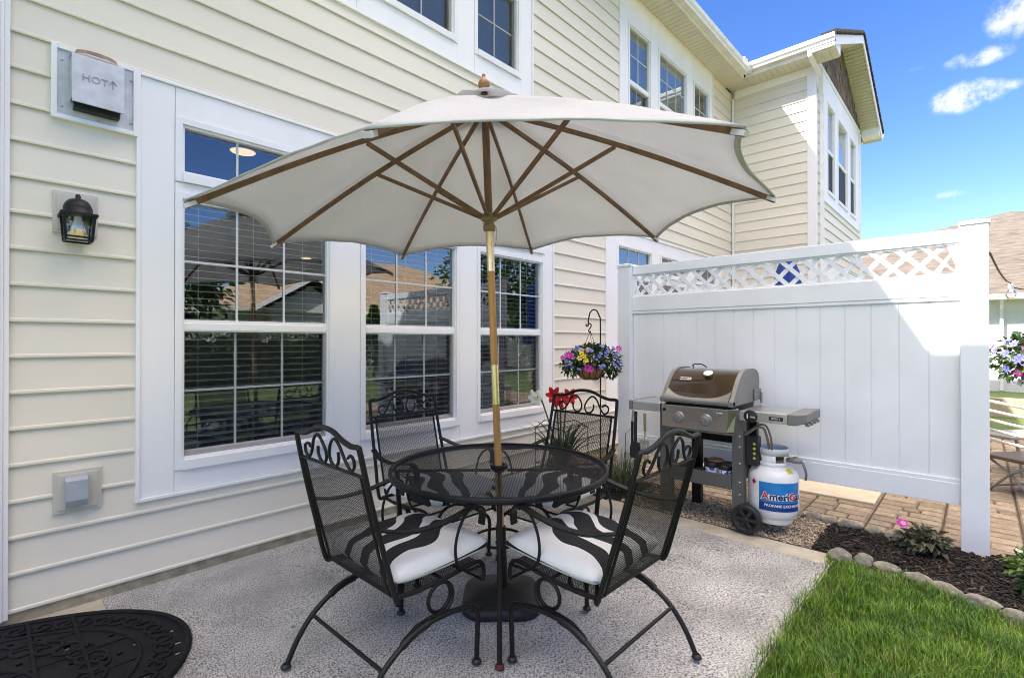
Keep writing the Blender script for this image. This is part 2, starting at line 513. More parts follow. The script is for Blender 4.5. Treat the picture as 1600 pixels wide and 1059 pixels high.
def canvas_mat():
    m = mat('umbrella_canvas', (.63, .605, .57), .9)
    t = m.node_tree; nn = t.nodes.new; ll = t.links.new; b = t.nodes['Principled BSDF']
    tcn = nn('ShaderNodeTexCoord')
    n1 = nn('ShaderNodeTexNoise'); n1.inputs['Scale'].default_value = 150; n1.inputs['Detail'].default_value = 2
    ll(tcn.outputs['Object'], n1.inputs['Vector'])
    n2 = nn('ShaderNodeTexNoise'); n2.inputs['Scale'].default_value = 4; n2.inputs['Detail'].default_value = 6
    ll(tcn.outputs['Object'], n2.inputs['Vector'])
    mx = nn('ShaderNodeMixRGB'); mx.inputs['Color1'].default_value = (.56, .565, .57, 1); mx.inputs['Color2'].default_value = (.88, .885, .89, 1)
    a = nn('ShaderNodeMath'); a.operation = 'MULTIPLY_ADD'; a.inputs[1].default_value = .6; ll(n1.outputs['Fac'], a.inputs[0])
    a2 = nn('ShaderNodeMath'); a2.operation = 'MULTIPLY'; a2.inputs[1].default_value = .45; ll(n2.outputs['Fac'], a2.inputs[0]); ll(a2.outputs[0], a.inputs[2])
    ll(a.outputs[0], mx.inputs['Fac']); ll(mx.outputs[0], b.inputs['Base Color'])
    bn = nn('ShaderNodeBump'); bn.inputs['Strength'].default_value = .25; bn.inputs['Distance'].default_value = .002
    ll(n1.outputs['Fac'], bn.inputs['Height']); ll(bn.outputs[0], b.inputs['Normal'])
    tr = nn('ShaderNodeBsdfTranslucent'); ll(mx.outputs[0], tr.inputs['Color'])
    ms = nn('ShaderNodeMixShader'); ms.inputs['Fac'].default_value = .52
    ll(b.outputs[0], ms.inputs[1]); ll(tr.outputs[0], ms.inputs[2]); ll(ms.outputs[0], t.nodes['Material Output'].inputs['Surface'])
    return m


CANVAS = canvas_mat()


def cushion_mat(flip):
    m = mat('zebra_cloth', (.7, .68, .63), .9)
    t = m.node_tree; nn = t.nodes.new; ll = t.links.new; b = t.nodes['Principled BSDF']
    tcn = nn('ShaderNodeTexCoord')
    sx = nn('ShaderNodeSeparateXYZ'); ll(tcn.outputs['Object'], sx.inputs[0])

    def op(o, a, b_=None, c=None):
        k = nn('ShaderNodeMath'); k.operation = o
        for i, v in enumerate((a, b_, c)):
            if v is None: continue
            if isinstance(v, (int, float)): k.inputs[i].default_value = v
            else: ll(v, k.inputs[i])
        return k.outputs[0]
    X = sx.outputs['X']; Y = op('MULTIPLY', sx.outputs['Y'], -1.0 if flip else 1.0)
    nz = nn('ShaderNodeTexNoise'); nz.inputs['Scale'].default_value = 5; nz.inputs['Detail'].default_value = 1; ll(tcn.outputs['Object'], nz.inputs['Vector'])
    # diagonal wavy bands from the back to the front
    wig = op('MULTIPLY', op('SINE', op('MULTIPLY_ADD', X, 15.0, op('MULTIPLY', Y, 5.0))), .026)
    s_ = op('ADD', op('SUBTRACT', Y, op('MULTIPLY_ADD', X, .42, -.05)), op('MULTIPLY_ADD', nz.outputs['Fac'], .09, wig))
    wid = op('MULTIPLY_ADD', op('SINE', op('MULTIPLY', X, 11.0)), .012, .041)
    bands = None
    for c_ in (-.055, .085, .225):
        k = op('COMPARE', s_, c_, wid)
        bands = k if bands is None else op('MAXIMUM', bands, k)
    # thin line along one side seam
    ln = op('MULTIPLY', op('LESS_THAN', Y, -.205), op('COMPARE', sx.outputs['Z'], op('MULTIPLY_ADD', X, .04, .470), op('MULTIPLY', X, .024)))
    bands = op('MAXIMUM', bands, op('MULTIPLY', ln, op('GREATER_THAN', X, .03)))
    mx = nn('ShaderNodeMixRGB'); ll(bands, mx.inputs['Fac'])
    mx.inputs['Color1'].default_value = (.80, .785, .745, 1); mx.inputs['Color2'].default_value = (.016, .016, .019, 1)
    ll(mx.outputs[0], b.inputs['Base Color'])
    nb = nn('ShaderNodeTexNoise'); nb.inputs['Scale'].default_value = 300; ll(tcn.outputs['Object'], nb.inputs['Vector'])
    nb2 = nn('ShaderNodeTexNoise'); nb2.inputs['Scale'].default_value = 11; ll(tcn.outputs['Object'], nb2.inputs['Vector'])
    bn = nn('ShaderNodeBump'); bn.inputs['Strength'].default_value = .5; bn.inputs['Distance'].default_value = .002
    ll(op('MULTIPLY_ADD', nb2.outputs['Fac'], 8.0, nb.outputs['Fac']), bn.inputs['Height']); ll(bn.outputs[0], b.inputs['Normal'])
    return m


ZEBRA = cushion_mat(False)
ZEBRA2 = cushion_mat(True)


# ------------------------------------------------------------------ the ground
def flat(name, poly, z, m, t=0.0):
    mb = MB()
    if t:
        mb.prism(poly, lambda p, a: (p[0], p[1], a), z - t, z)
    else:
        mb.add([(x, y, z) for x, y in poly], [tuple(range(len(poly)))])
    o = mb.build(name, m)
    tag(o, kind='structure')
    return o


WY = 3.5
flat('lawn', [(-90, -90), (120, -90), (120, 60), (-90, 60)], -.03, LAWN)
flat('patio_slab', [(-.6, .69), (3.83, .69), (3.83, WY + .1), (-.6, WY + .1)], 0, CONCRETE, .12)
flat('paved_ground', [(4.47, -2.6), (10.2, -2.6), (10.2, WY), (4.47, WY)], -.004, JOINT)
flat('mulch_bed', [(3.835, .84), (3.835, .69), (3.74, .66), (3.72, .3), (3.5, -.1), (3.2, -.5), (2.9, -1.4), (4.47, -1.4), (4.47, .84)], .004, MULCH)
flat('planting_bed', [(3.835, 2.25), (4.47, 2.25), (4.47, WY), (3.835, WY)], .004, MULCH)
flat('gravel_pad', [(3.835, .84), (4.47, .84), (4.47, 2.25), (3.835, 2.25)], .002, GRAVEL)

# outdoor carpet
mb = MB()
nx, ny = 60, 50
cx0, cx1, cy0, cy1 = .46, 3.60, .70, 3.462
vs = []
for j in range(ny + 1):
    for i in range(nx + 1):
        x = cx0 + (cx1 - cx0) * i / nx; y = cy0 + (cy1 - cy0) * j / ny
        e = .006 * mnoise.noise(Vector((x * 2.2, y * 2.2, 3.1))) if 0 < i < nx and 0 < j < ny else 0
        if j == ny: y += .01 * mnoise.noise(Vector((x * 3, 0, 0)))
        vs.append((x, y, .012 + max(-.004, e)))
mb.add(vs, [(j * (nx + 1) + i, j * (nx + 1) + i + 1, (j + 1) * (nx + 1) + i + 1, (j + 1) * (nx + 1) + i) for j in range(ny) for i in range(nx)], True)
mb.box(cx0, cx1, cy0, cy0 + .004, .001, .012)
mb.box(cx0 - .004, cx0, cy0, cy1, .001, .0125)
mb.box(cx1, cx1 + .004, cy0, cy1, .001, .0125)
tag(mb.build('patio_carpet', CARPET), 'speckled grey outdoor carpet covering the patio under the table', 'carpet')

# pavers in running courses, inside bands about 0.4 m wide
mb = MB()
rp = random.Random(3)
y = .648 - 8 * .431
while y < WY - .05:
    band = .425
    x = 4.50
    while x < 10.1:
        w = rp.choice((.125, .14, .155))
        q_ = rp.random()
        if q_ < .62: cuts = [0, band * rp.choice((.36, .42, .5, .58, .64)), band]
        else: cuts = [0, band * rp.uniform(.26, .36), band * rp.uniform(.6, .72), band]
        for a, b in zip(cuts, cuts[1:]):
            g = .0034
            z = .012 + rp.uniform(-.0025, .0025)
            x0, x1, y0, y1 = x + g, x + w - g, y + a + g, y + b - g
            c = .010
            j = [rp.uniform(-.002, .002) for _ in range(8)]
            mb.add([(x0, y0, -.003), (x1, y0, -.003), (x1, y1, -.003), (x0, y1, -.003),
                    (x0 + c + j[0], y0 + c + j[1], z), (x1 - c + j[2], y0 + c + j[3], z), (x1 - c + j[4], y1 - c + j[5], z), (x0 + c + j[6], y1 - c + j[7], z)],
                   [(4, 5, 6, 7), (0, 1, 5, 4), (1, 2, 6, 5), (2, 3, 7, 6), (3, 0, 4, 7)])
        x += w
    y += .431
tag(mb.build('brick_pavers', PAVER), kind='structure')
mb = MB(); mb.box(5.18, 5.78, .66, 2.3, .0, .03)
tag(mb.build('stepping_slab', mat('pale_slab', (.55, .48, .36), .9, var=.1, vscale=8, bump=.3, bscale=60), bevel=.006),
    'pale rectangular concrete slab lying on the brick pavers behind the fence', 'slab')

# mulch chips, pebbles
def in_bed(x, y):
    # left edge of the bed follows the stones
    if y > .69: return 3.84 < x < 4.47
    xl = np.interp(y, [-1.4, -.5, -.1, .14, .38, .6, .69], [3.0, 3.32, 3.60, 3.72, 3.80, 3.84, 3.84])
    return xl < x < 4.49


mb = MB()
rc = random.Random(11)
cnt = 0
while cnt < 5200:
    if cnt < 4600:
        x, y = rc.uniform(3.3, 4.5), rc.uniform(-.75, .84)
        if not in_bed(x, y): continue
    else:
        x, y = rc.uniform(3.84, 4.5), rc.uniform(2.2, 3.45)
    cnt += 1
    ln, wd, th = rc.uniform(.014, .06), rc.uniform(.004, .014), rc.uniform(.002, .007)
    a, tl = rc.uniform(0, PI), rc.uniform(-.35, .35)
    z = rc.uniform(.006, .022) + .015 * max(0, mnoise.noise(Vector((x * 4, y * 4, 0))))
    ca, sa = math.cos(a), math.sin(a)
    vs = []
    for dz in (-th / 2, th / 2):
        for (u, v) in ((-ln / 2, -wd / 2), (ln / 2, -wd / 2 * rc.uniform(.3, 1)), (ln / 2, wd / 2 * rc.uniform(.3, 1)), (-ln / 2, wd / 2)):
            vs.append((x + u * ca - v * sa, y + u * sa + v * ca, z + dz + u * tl))
    mb.add(vs, [(0, 3, 2, 1), (4, 5, 6, 7), (0, 1, 5, 4), (1, 2, 6, 5), (2, 3, 7, 6), (3, 0, 4, 7)])
tag(mb.build('mulch', CHIP), kind='stuff')

ico = bmesh.new(); bmesh.ops.create_icosphere(ico, subdivisions=1, radius=1)
IV = [v.co.copy() for v in ico.verts]; IF = [tuple(v.index for v in f.verts) for f in ico.faces]
ico.free()
mb = MB()
for k in range(6500):
    x, y = rc.uniform(3.835, 4.46), rc.uniform(.835, 2.3)
    s = rc.choice((.004, .005, .006, .008, .010))
    sx, sy, sz = s * rc.uniform(.7, 1.4), s * rc.uniform(.7, 1.4), s * rc.uniform(.5, .8)
    a = rc.uniform(0, PI); ca, sa = math.cos(a), math.sin(a)
    z = .004 + rc.random() * .008
    mb.add([(x + (v.x * sx) * ca - (v.y * sy) * sa, y + (v.x * sx) * sa + (v.y * sy) * ca, z + v.z * sz) for v in IV], IF, True)
tag(mb.build('gravel', PEB), kind='stuff')

# grass blades on the near lawn
rg = np.random.default_rng(5)
NB = 66000
gx = rg.uniform(1.7, 3.86, NB); gy = rg.uniform(-.75, .72, NB)
xl = np.interp(gy, [-1.4, -.5, -.1, .14, .38, .6, .69], [2.98, 3.26, 3.55, 3.67, 3.76, 3.80, 3.74])
keep = gx < xl
gx, gy = gx[keep], gy[keep]; NB = len(gx)
clump = np.array([mnoise.noise(Vector((x * 5, y * 5, 0))) + .6 * mnoise.noise(Vector((x * 13, y * 13, 4))) for x, y in zip(gx, gy)])
h = np.clip(.044 + .022 * clump + rg.normal(0, .012, NB), .012, .10)
edge = np.clip((.69 - gy) / .1, 0, 1)
th = rg.uniform(0, 2 * PI, NB); lean = np.abs(rg.normal(.55, .45, NB)) * h
flow = np.array([2.5 * mnoise.noise(Vector((x * 3, y * 3, 9))) for x, y in zip(gx, gy)])
th = np.where(rg.random(NB) < .5, flow + rg.normal(0, .9, NB), th)
dx, dy = np.cos(th), np.sin(th)
w = rg.uniform(.0008, .0022, NB)
px, py = -dy, dx
V = np.zeros((NB, 5, 3))
V[:, 0] = np.stack([gx - px * w, gy - py * w, np.full(NB, -.03)], 1)
V[:, 1] = np.stack([gx + px * w, gy + py * w, np.full(NB, -.03)], 1)
mx_, my_ = gx + dx * lean * .35, gy + dy * lean * .35
V[:, 2] = np.stack([mx_ + px * w * .8, my_ + py * w * .8, -.03 + h * .62 + .01], 1)
V[:, 3] = np.stack([mx_ - px * w * .8, my_ - py * w * .8, -.03 + h * .62 + .01], 1)
V[:, 4] = np.stack([gx + dx * lean, gy + dy * lean, -.02 + h], 1)
me = bpy.data.meshes.new('grass')
base = (np.arange(NB) * 5)[:, None]
fq = (base + np.array([[0, 1, 2, 3]])).tolist(); ft = (base + np.array([[3, 2, 4]])).tolist()
me.from_pydata(V.reshape(-1, 3).tolist(), [], [t for pr in zip(fq, ft) for t in pr])
me.materials.append(BLADE); me.materials.append(STRAW)
str_ = (rg.random(NB) < .03 + .07 * (clump < -.35)).astype(int)
me.polygons.foreach_set('material_index', np.repeat(str_, 2))
go = bpy.data.objects.new('grass', me); COL.objects.link(go); tag(go, kind='stuff')


def river_stone(x, y, sx, sy, sz, rz, seed, label, group):
    me = bpy.data.meshes.new('edging_stone')
    bm = bmesh.new(); bmesh.ops.create_icosphere(bm, subdivisions=3, radius=1)
    for v in bm.verts:
        n = mnoise.noise(v.co * 1.1 + Vector((seed * 7.3, 0, 0))) * .28 + mnoise.noise(v.co * 3 + Vector((0, seed * 3.1, 0))) * .07
        v.co *= 1 + n
        v.co.x *= sx; v.co.y *= sy; v.co.z *= sz
    for f in bm.faces: f.smooth = True
    bm.to_mesh(me); bm.free(); me.materials.append(STONE)
    o = bpy.data.objects.new('edging_stone', me); COL.objects.link(o)
    o.location = (x, y, sz * .55 - .01); o.rotation_euler = (0, 0, rz)
    tag(o, label, 'stone', group)


bed = [(3.79, .665, .06, .075, .05), (3.815, .545, .062, .05, .047), (3.80, .42, .05, .075, .036), (3.75, .275, .045, .075, .036),
       (3.70, .14, .045, .08, .036), (3.645, .0, .045, .085, .036), (3.585, -.14, .045, .075, .034), (3.52, -.28, .05, .08, .042),
       (3.44, -.43, .05, .085, .04)]
bl = ['round grey edging stone at the corner where slab, mulch and lawn meet', 'second rounded stone along the lawn edge from the patio slab corner',
      'third stone from the slab corner, long and low beside the grass', 'fourth stone from the slab corner along the lawn edge',
      'fifth stone from the slab corner along the lawn edge', 'sixth stone from the slab corner along the lawn edge',
      'seventh stone from the slab corner along the lawn edge', 'eighth larger stone from the slab corner, near the picture edge',
      'ninth stone along the lawn edge, farthest from the patio slab']
for i, (x, y, a, b, c) in enumerate(bed):
    river_stone(x, y, a, b, c, -.35 if i > 2 else 0, i + 1, bl[i], 'stones edging the lawn')
pav = [(4.50, 1.105, .05, .075, .045), (4.495, .965, .05, .06, .045), (4.475, .855, .045, .055, .04), (4.455, .72, .05, .08, .05), (4.45, .575, .045, .05, .042),
       (4.445, .475, .042, .05, .042), (4.45, .375, .045, .055, .042), (4.50, .19, .045, .08, .03)]
pl = ['pale oblong stone right beside the propane tank at the paver edge', 'dark round stone second from the propane tank along the pavers',
      'small dark stone third from the propane tank along the pavers', 'large pale grey stone in the middle of the paver edge',
      'dark round stone just past the large pale one along the pavers', 'brown round stone between the dark stone and the purple-leaved plant',
      'stone at the paver edge touching the purple-leaved plant', 'half buried flat stone against the foot of the large fence post']
for i, (x, y, a, b, c) in enumerate(pav):
    river_stone(x, y, a, b, c, .15, i + 31, pl[i], 'stones edging the pavers')

# ------------------------------------------------------------------ the townhouse
HOUSE = thing('townhouse', 'cream sided townhouse with white window trim and a projecting gabled wing', 'house', (0, WY, 0))


def place(o):
    """house parts are built in world space under the house empty"""
    o.matrix_parent_inverse = Matrix.Translation((0, -WY, 0))
    return o


def HB(mb, name, m, parent=None, **k):
    o = mb.build(name, m, parent or HOUSE, **k)
    if parent is None: place(o)
    return o


def main_map(u, o, z): return (u, WY - o, z)


WX = 9.92
WFY = 2.09


def side_map(u, o, z): return (WX - o, u, z)


def front_map(u, o, z): return (u, WFY - o, z)


SZ0, SH = .058, .1797
PROF = [(.012, .004), (.012, .0098), (0, .0098), (0, .0165), (.003, .019), (.011, .0195), (.018, .018), (.0205, .0135), (.0235, .0135), (.1797, .004)]


def strips(U0, U1, Z0, Z1, holes):
    us = sorted(set([U0, U1] + [min(max(h[i], U0), U1) for h in holes for i in (0, 1)]))
    for a, b in zip(us, us[1:]):
        if b - a < 1e-4: continue
        mid = (a + b) / 2
        hz = sorted((h[2], h[3]) for h in holes if h[0] < mid < h[1])
        z = Z0
        for (p, q) in hz:
            if p > z + 1e-4: yield a, b, z, p
            z = max(z, q)
        if Z1 > z + 1e-4: yield a, b, z, Z1


def siding(mb, M, U0, U1, Z0, Z1, holes=()):
    for a, b, z0, z1 in strips(U0, U1, Z0, Z1, list(holes)):
        pts = []
        k = int(math.floor((z0 - SZ0) / SH)) - 1
        while SZ0 + k * SH < z1 + SH:
            for (dz, o) in PROF:
                pts.append((SZ0 + k * SH + dz, o))
            k += 1
        poly = []
        for (p, q) in zip(pts, pts[1:]):
            if q[0] < z0 or p[0] > z1: continue
            for r_ in (p, q):
                zz, oo = r_
                if zz < z0:
                    t = (z0 - p[0]) / max(1e-9, q[0] - p[0]); zz, oo = z0, p[1] + (q[1] - p[1]) * t
                if zz > z1:
                    t = (z1 - p[0]) / max(1e-9, q[0] - p[0]); zz, oo = z1, p[1] + (q[1] - p[1]) * t
                if not poly or (zz, oo) != poly[-1]: poly.append((zz, oo))
        mb.sheet(poly, lambda p, t: M(t, p[1], p[0]), a, b)


# trim groups: outer rectangle (u0,u1,z0,z1)
G1 = (.60, 4.39, .487, 2.932)
GA = (.86, 4.035, 3.92, 6.10)
GB = (5.79, 8.96, 3.92, 6.16)
G2 = (5.45, 9.36, .487, 2.885)
GW = (10.40, 14.10, 3.95, 6.30)
GW2 = (10.40, 14.10, .487, 2.9)
mb = MB()
siding(mb, main_map, .03, WX, SZ0, 6.16, [G1, GA, GB, G2])
HB(mb, 'wall', SIDING)
mb = MB()
siding(mb, side_map, WFY, WY, SZ0, 6.05)
HB(mb, 'wing_side_wall', SIDING)
mb = MB()
siding(mb, front_map, WX, 14.32, SZ0, 6.32, [GW, GW2])
HB(mb, 'wing_front_wall', SIDING)
# solid cores behind the cladding
mb = MB()
for a, b, z0, z1 in strips(-6, WX - .0, 0.0, 6.2, [G1, GA, GB, G2]):
    mb.box(a, b, WY + .03, WY + .16, z0, z1)
for a, b, z0, z1 in strips(WX + .03, 14.30, 0.0, 6.3, [GW, GW2]):
    mb.box(a, b, WFY + .03, WFY + .16, z0, z1)
mb.box(WX + .03, WX + .16, WFY + .165, WY + .02, 0, 6.3)
mb.box(14.17, 14.30, WFY + .165, 11, 0, 6.3)
mb.box(-.10, .028, 2.1, 3.52, 4.8, 6.2)
mb.box(-4.5, -.105, 2.1, 2.2, 4.8, 6.2)
mb.box(-4.5, -.105, 2.205, 3.52, 4.8, 4.9)
HB(mb, 'wall_core', WALLW)
mb = MB()
mb.box(.0, WX, WY - .006, WY + .025, -.05, SZ0 + .004)
mb.box(WX - .004, WX + .028, WFY, WY - .01, -.05, SZ0 + .004)
mb.box(WX + .03, 14.3, WFY - .004, WFY + .028, -.05, SZ0 + .004)
HB(mb, 'foundation', FOUND)

ROOMS = []


def trim_group(M, G, openings, name='window_trim'):
    u0, u1, z0, z1 = G
    mb = MB()
    b = .02
    for a, c, p, q in strips(u0 + b, u1 - b, z0 + b, z1 - b, openings):
        mb.box(a + .0012, c - .0012, -.03, .016, p + .0012, q - .0012, M)
    mb.box(u0, u0 + b, -.03, .030, z0, z1, M)
    mb.box(u1 - b, u1, -.03, .030, z0, z1, M)
    mb.box(u0 + b, u1 - b, -.03, .030, z0, z0 + b, M)
    mb.box(u0 + b, u1 - b, -.03, .030, z1 - b, z1, M)
    HB(mb, name, TRIM, bevel=.003)
    # a dark room behind the windows
    mr = MB()
    d = 6.2
    zc = z1 - .05
    mr.add([M(*p) for p in ((u0, -d, z0), (u1, -d, z0), (u1, -d, zc), (u0, -d, zc), (u0, -.16, z0), (u1, -.16, z0), (u1, -.16, zc), (u0, -.16, zc))],
           [(0, 1, 2, 3), (0, 3, 7, 4), (1, 5, 6, 2), (0, 4, 5, 1), (3, 2, 6, 7)])
    HB(mr, 'room', DARKROOM)


FW = .052


GRILLE = mat('grille_bar', (.60, .62, .60), .5)


def window(M, u0, u1, z0, z1, rail=None, cols=2, rows=2, tilt=0.0, pitch=.043, blind=BLIND, blind_to=None, screen=True, lower_grid=True, rail_h=.072, dark_screen=False):
    """u0..z1 is the visible glass; the frame stands .052 outside it"""
    f = MB()
    a, b, p, q = u0 - FW, u1 + FW, z0 - FW - .02, z1 + FW
    o0, o1 = -.08, .024
    # outer frame with an inner step
    f.box(a, u0 - .014, o0, o1, p, q, M); f.box(u1 + .014, b, o0, o1, p, q, M)
    f.box(u0 - .014, u1 + .014, o0, o1, z1 + .014, q, M)
    f.box(u0 - .014, u1 + .014, o0, o1 + .012, p, z0 - .014, M)
    f.box(u0 - .014, u0, o0, .006, z0 - .014, z1 + .014, M); f.box(u1, u1 + .014, o0, .006, z0 - .014, z1 + .014, M)
    f.box(u0, u1, o0, .006, z1, z1 + .014, M); f.box(u0, u1, o0, .006, z0 - .014, z0, M)
    if rail:
        f.box(u0, u1, o0, -.006, rail, rail + rail_h, M)
        f.box(u0, u1, -.006, -.001, rail + .008, rail + rail_h * .72, M)
    w = HB(f, 'window', VINYL, bevel=.002)

    def sub(mbx, nm, m, **k):
        return mbx.build(nm, m, w, **k)

    def pane(c, d, dep):
        g = MB(); g.add([M(u0, dep - .006, c), M(u1, dep - .006, c), M(u1, dep - .006, d), M(u0, dep - .006, d)], [(0, 1, 2, 3)]); sub(g, 'pane', GLASS)

    def grille(c, d, dep, rr):
        g = MB()
        for i in range(1, cols + 1):
            uu = u0 + (u1 - u0) * i / (cols + 1)
            g.box(uu - .0068, uu + .0068, dep - .005, dep + .001, c, d, M)
        for j in range(1, rr):
            zz = c + (d - c) * j / rr
            g.box(u0, u1, dep - .0048, dep + .0004, zz - .0068, zz + .0068, M)
        if g.v: sub(g, 'grille', GRILLE)

    if rail:
        pane(rail + rail_h, z1, -.022); grille(rail + rail_h, z1, -.022, rows)
        pane(z0 + .03, rail, -.05)
        s = MB(); s.box(u0, u1, -.075, -.045, z0, z0 + .03, M); sub(s, 'sash_rail', VINYL)
        if lower_grid: grille(z0 + .03, rail, -.05, rows)
        if screen:
            s = MB()
            s.box(u0, u1, -.03, -.014, z0, z0 + .022, M); s.box(u1 - .018, u1, -.03, -.014, z0 + .022, rail - .003, M)
            s.box(u0, u0 + .006, -.03, -.014, z0 + .022, rail - .003, M)
            sub(s, 'screen_frame', SCREENF)
            s = MB(); s.add([M(u0 + .006, -.024, z0 + .022), M(u1 - .018, -.024, z0 + .022), M(u1 - .018, -.024, rail - .003), M(u0 + .006, -.024, rail - .003)], [(0, 1, 2, 3)])
            sub(s, 'screen', SCREEND if dark_screen else SCREEN)
    else:
        pane(z0, z1, -.022); grille(z0, z1, -.022, rows)
    if blind:
        g = MB()
        zt = z1 - .01
        zb = blind_to if blind_to is not None else z0 + .02
        z = zt
        dep, hw = -.088, .024
        k = 0
        while z > zb:
            c_, s_ = math.cos(tilt), math.sin(tilt)
            jz = .0015 * math.sin(k * 2.3)
            g.add([M(u0 - .01, dep + hw * c_, z + hw * s_ + jz), M(u1 + .01, dep + hw * c_, z + hw * s_ - jz), M(u1 + .01, dep - hw * c_, z - hw * s_ - jz), M(u0 - .01, dep - hw * c_, z - hw * s_ + jz),
                   M(u0 - .01, dep + hw * c_, z + hw * s_ + jz - .003), M(u1 + .01, dep + hw * c_, z + hw * s_ - jz - .003), M(u1 + .01, dep - hw * c_, z - hw * s_ - jz - .003), M(u0 - .01, dep - hw * c_, z - hw * s_ + jz - .003)],
                  [(0, 1, 2, 3), (7, 6, 5, 4), (0, 4, 5, 1)])
            z -= pitch; k += 1
        for t in (.1, .46, .83):
            uu = u0 + (u1 - u0) * t
            g.box(uu - .0012, uu + .0012, dep + .024, dep + .026, zb, zt, M)
        sub(g, 'blind', blind)
    return w


# ground-floor group by the patio: transom over double-hung, three times
ops = []
for u in (.84, 2.057, 3.279):
    ops += [(u - FW, u + .90 + FW, .705 - FW - .02, 2.24 + FW), (u - FW, u + .90 + FW, 2.423 - FW - .02, 2.686 + FW)]
trim_group(main_map, G1, ops)
for u in (.84, 2.057, 3.279):
    window(main_map, u, u + .90, .705, 2.24, rail=1.458, cols=2, rows=2, tilt=-.14)
    window(main_map, u, u + .90, 2.423, 2.686, cols=2, rows=1, blind=None)
m2 = MB()
for (x, y) in ((1.40, 4.20), (3.977, 8.78)):
    m2.lathe([(.0001, 2.874), (.085, 2.874), (.09, 2.878)], (x, y, 0), 20)
HB(m2, 'ceiling_light', DOWNLIGHT)
ops = []
for u in (5.78, 7.0, 8.22):
    ops += [(u - FW, u + .88 + FW, .705 - FW - .02, 2.24 + FW), (u - FW, u + .88 + FW, 2.423 - FW - .02, 2.65 + FW)]
trim_group(main_map, G2, ops)
for u in (5.78, 7.0, 8.22):
    window(main_map, u, u + .88, .705, 2.24, rail=1.458, cols=2, rows=2, tilt=.05)
    window(main_map, u, u + .88, 2.423, 2.65, cols=2, rows=1, blind=None)
UA = ((1.10, 1.66), (2.02, 2.927), (3.244, 3.795))
trim_group(main_map, GA, [(a - FW, b + FW, 4.19 - FW - .02, 5.72 + FW) for a, b in UA])
for a, b in UA:
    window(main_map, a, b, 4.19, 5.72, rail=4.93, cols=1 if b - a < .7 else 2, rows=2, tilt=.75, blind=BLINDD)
UB = ((6.072, 6.633), (6.949, 7.861), (8.185, 8.778))
trim_group(main_map, GB, [(a - FW, b + FW, 4.19 - FW - .02, 5.715 + FW) for a, b in UB])
for i, (a, b) in enumerate(UB):
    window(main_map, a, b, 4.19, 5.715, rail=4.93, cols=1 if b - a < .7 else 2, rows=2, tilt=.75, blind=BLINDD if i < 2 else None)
UW = ((10.85, 11.41), (11.78, 12.68), (13.04, 13.65))
trim_group(front_map, GW, [(a - FW, b + FW, 4.23 - FW - .02, 5.83 + FW) for a, b in UW])
trim_group(front_map, GW2, [(a - FW, b + FW, .705 - FW - .02, 2.24 + FW) for a, b in UW])
for a, b in UW:
    window(front_map, a, b, 4.23, 5.83, rail=4.97, cols=0, rows=1, tilt=1.15, blind=BLIND, blind_to=4.98, lower_grid=False, dark_screen=True)
    window(front_map, a, b, .705, 2.24, rail=1.458, cols=1, rows=2, tilt=.2)

# corner posts, friezes
mb = MB()
mb.box(WX - .055, WX - .02, WY - .026, WY - .062, SZ0, 6.04)      # inner corner post
HB(mb, 'corner_post', TRIM, bevel=.003)
mb = MB()
mb.box(WX - .026, WX - .001, WFY - .026, WFY + .115, SZ0, 6.06)   # outer corner, side leg
mb.box(WX - .001, WX + .10, WFY - .026, WFY - .001, SZ0, 6.30)
HB(mb, 'corner_post', TRIM, bevel=.003)
mb = MB()
mb.box(14.22, 14.33, WFY - .026, WFY - .001, SZ0, 6.30)
HB(mb, 'corner_post', TRIM, bevel=.003)
mb = MB()
mb.box(.028, .060, WY - .024, WY - .06, SZ0 - .02, 6.1)           # inner corner by the entry
mb.box(.060, .075, WY - .024, WY - .045, SZ0 - .02, 6.1)
mb.box(.075, .096, WY - .024, WY - .034, SZ0 - .02, 6.1)
HB(mb, 'corner_post', TRIM, bevel=.003)
mb = MB()
mb.box(WX - .022, WX - .001, WFY + .0, WY - .066, 6.062, 6.189)
mb.box(WX - .030, WX - .0225, WFY + .118, WY - .066, 6.035, 6.075)
HB(mb, 'frieze_board', TRIM, bevel=.003)

# soffits and gutters
SOZ = 6.16
mb = MB()
x = -.2
while x < 9.50:
    mb.box(x, x + .092, WY - .37, WY - .001, SOZ, SOZ + .012)
    x += .1
mb.box(-.3, 9.515, WY - .372, WY, SOZ + .008, SOZ + .016)
y = 1.72
while y < WY - .09:
    mb.box(WX - .40, WX - .001, y, y + .092, SOZ + .03, SOZ + .042)
    y += .1
mb.box(WX - .40, WX, 1.72, WY - .001, SOZ + .038, SOZ + .046)
HB(mb, 'soffit', SOFFIT)
mb = MB()
mb.box(-.3, WX - .50, WY - .395, WY - .373, SOZ - .012, SOZ + .15)
mb.box(WX - .425, WX - .403, 1.72, WY - .40, SOZ + .022, SOZ + .2)
HB(mb, 'fascia', GUTTER)
kp = [(0, 0), (.085, .0), (.092, .03), (.115, .06), (.125, .115), (.118, .125), (.11, .115), (.1, .07), (.02, .02), (.012, .115), (0, .115)]
mb = MB()
mb.prism(kp, lambda p, t: (t, WY - .396 - p[0], SOZ + .02 + p[1]), -.3, WX - .545)
HB(mb, 'gutter', GUTTER)
mb = MB()
mb.prism(kp, lambda p, t: (WX - .426 - p[0], t, SOZ + .09 + p[1]), 1.70, WY - .50)
g = HB(mb, 'gutter', GUTTER)
mb = MB()
mb.box(WX - .552, WX - .428, WY - .52, WY - .40, SOZ + .05, SOZ + .215)
mb.box(WX - .66, WX - .50, WY - .47, WY - .35, SOZ + .16, SOZ + .29)
HB(mb, 'gutter_mitre', GUTTER, bevel=.01)
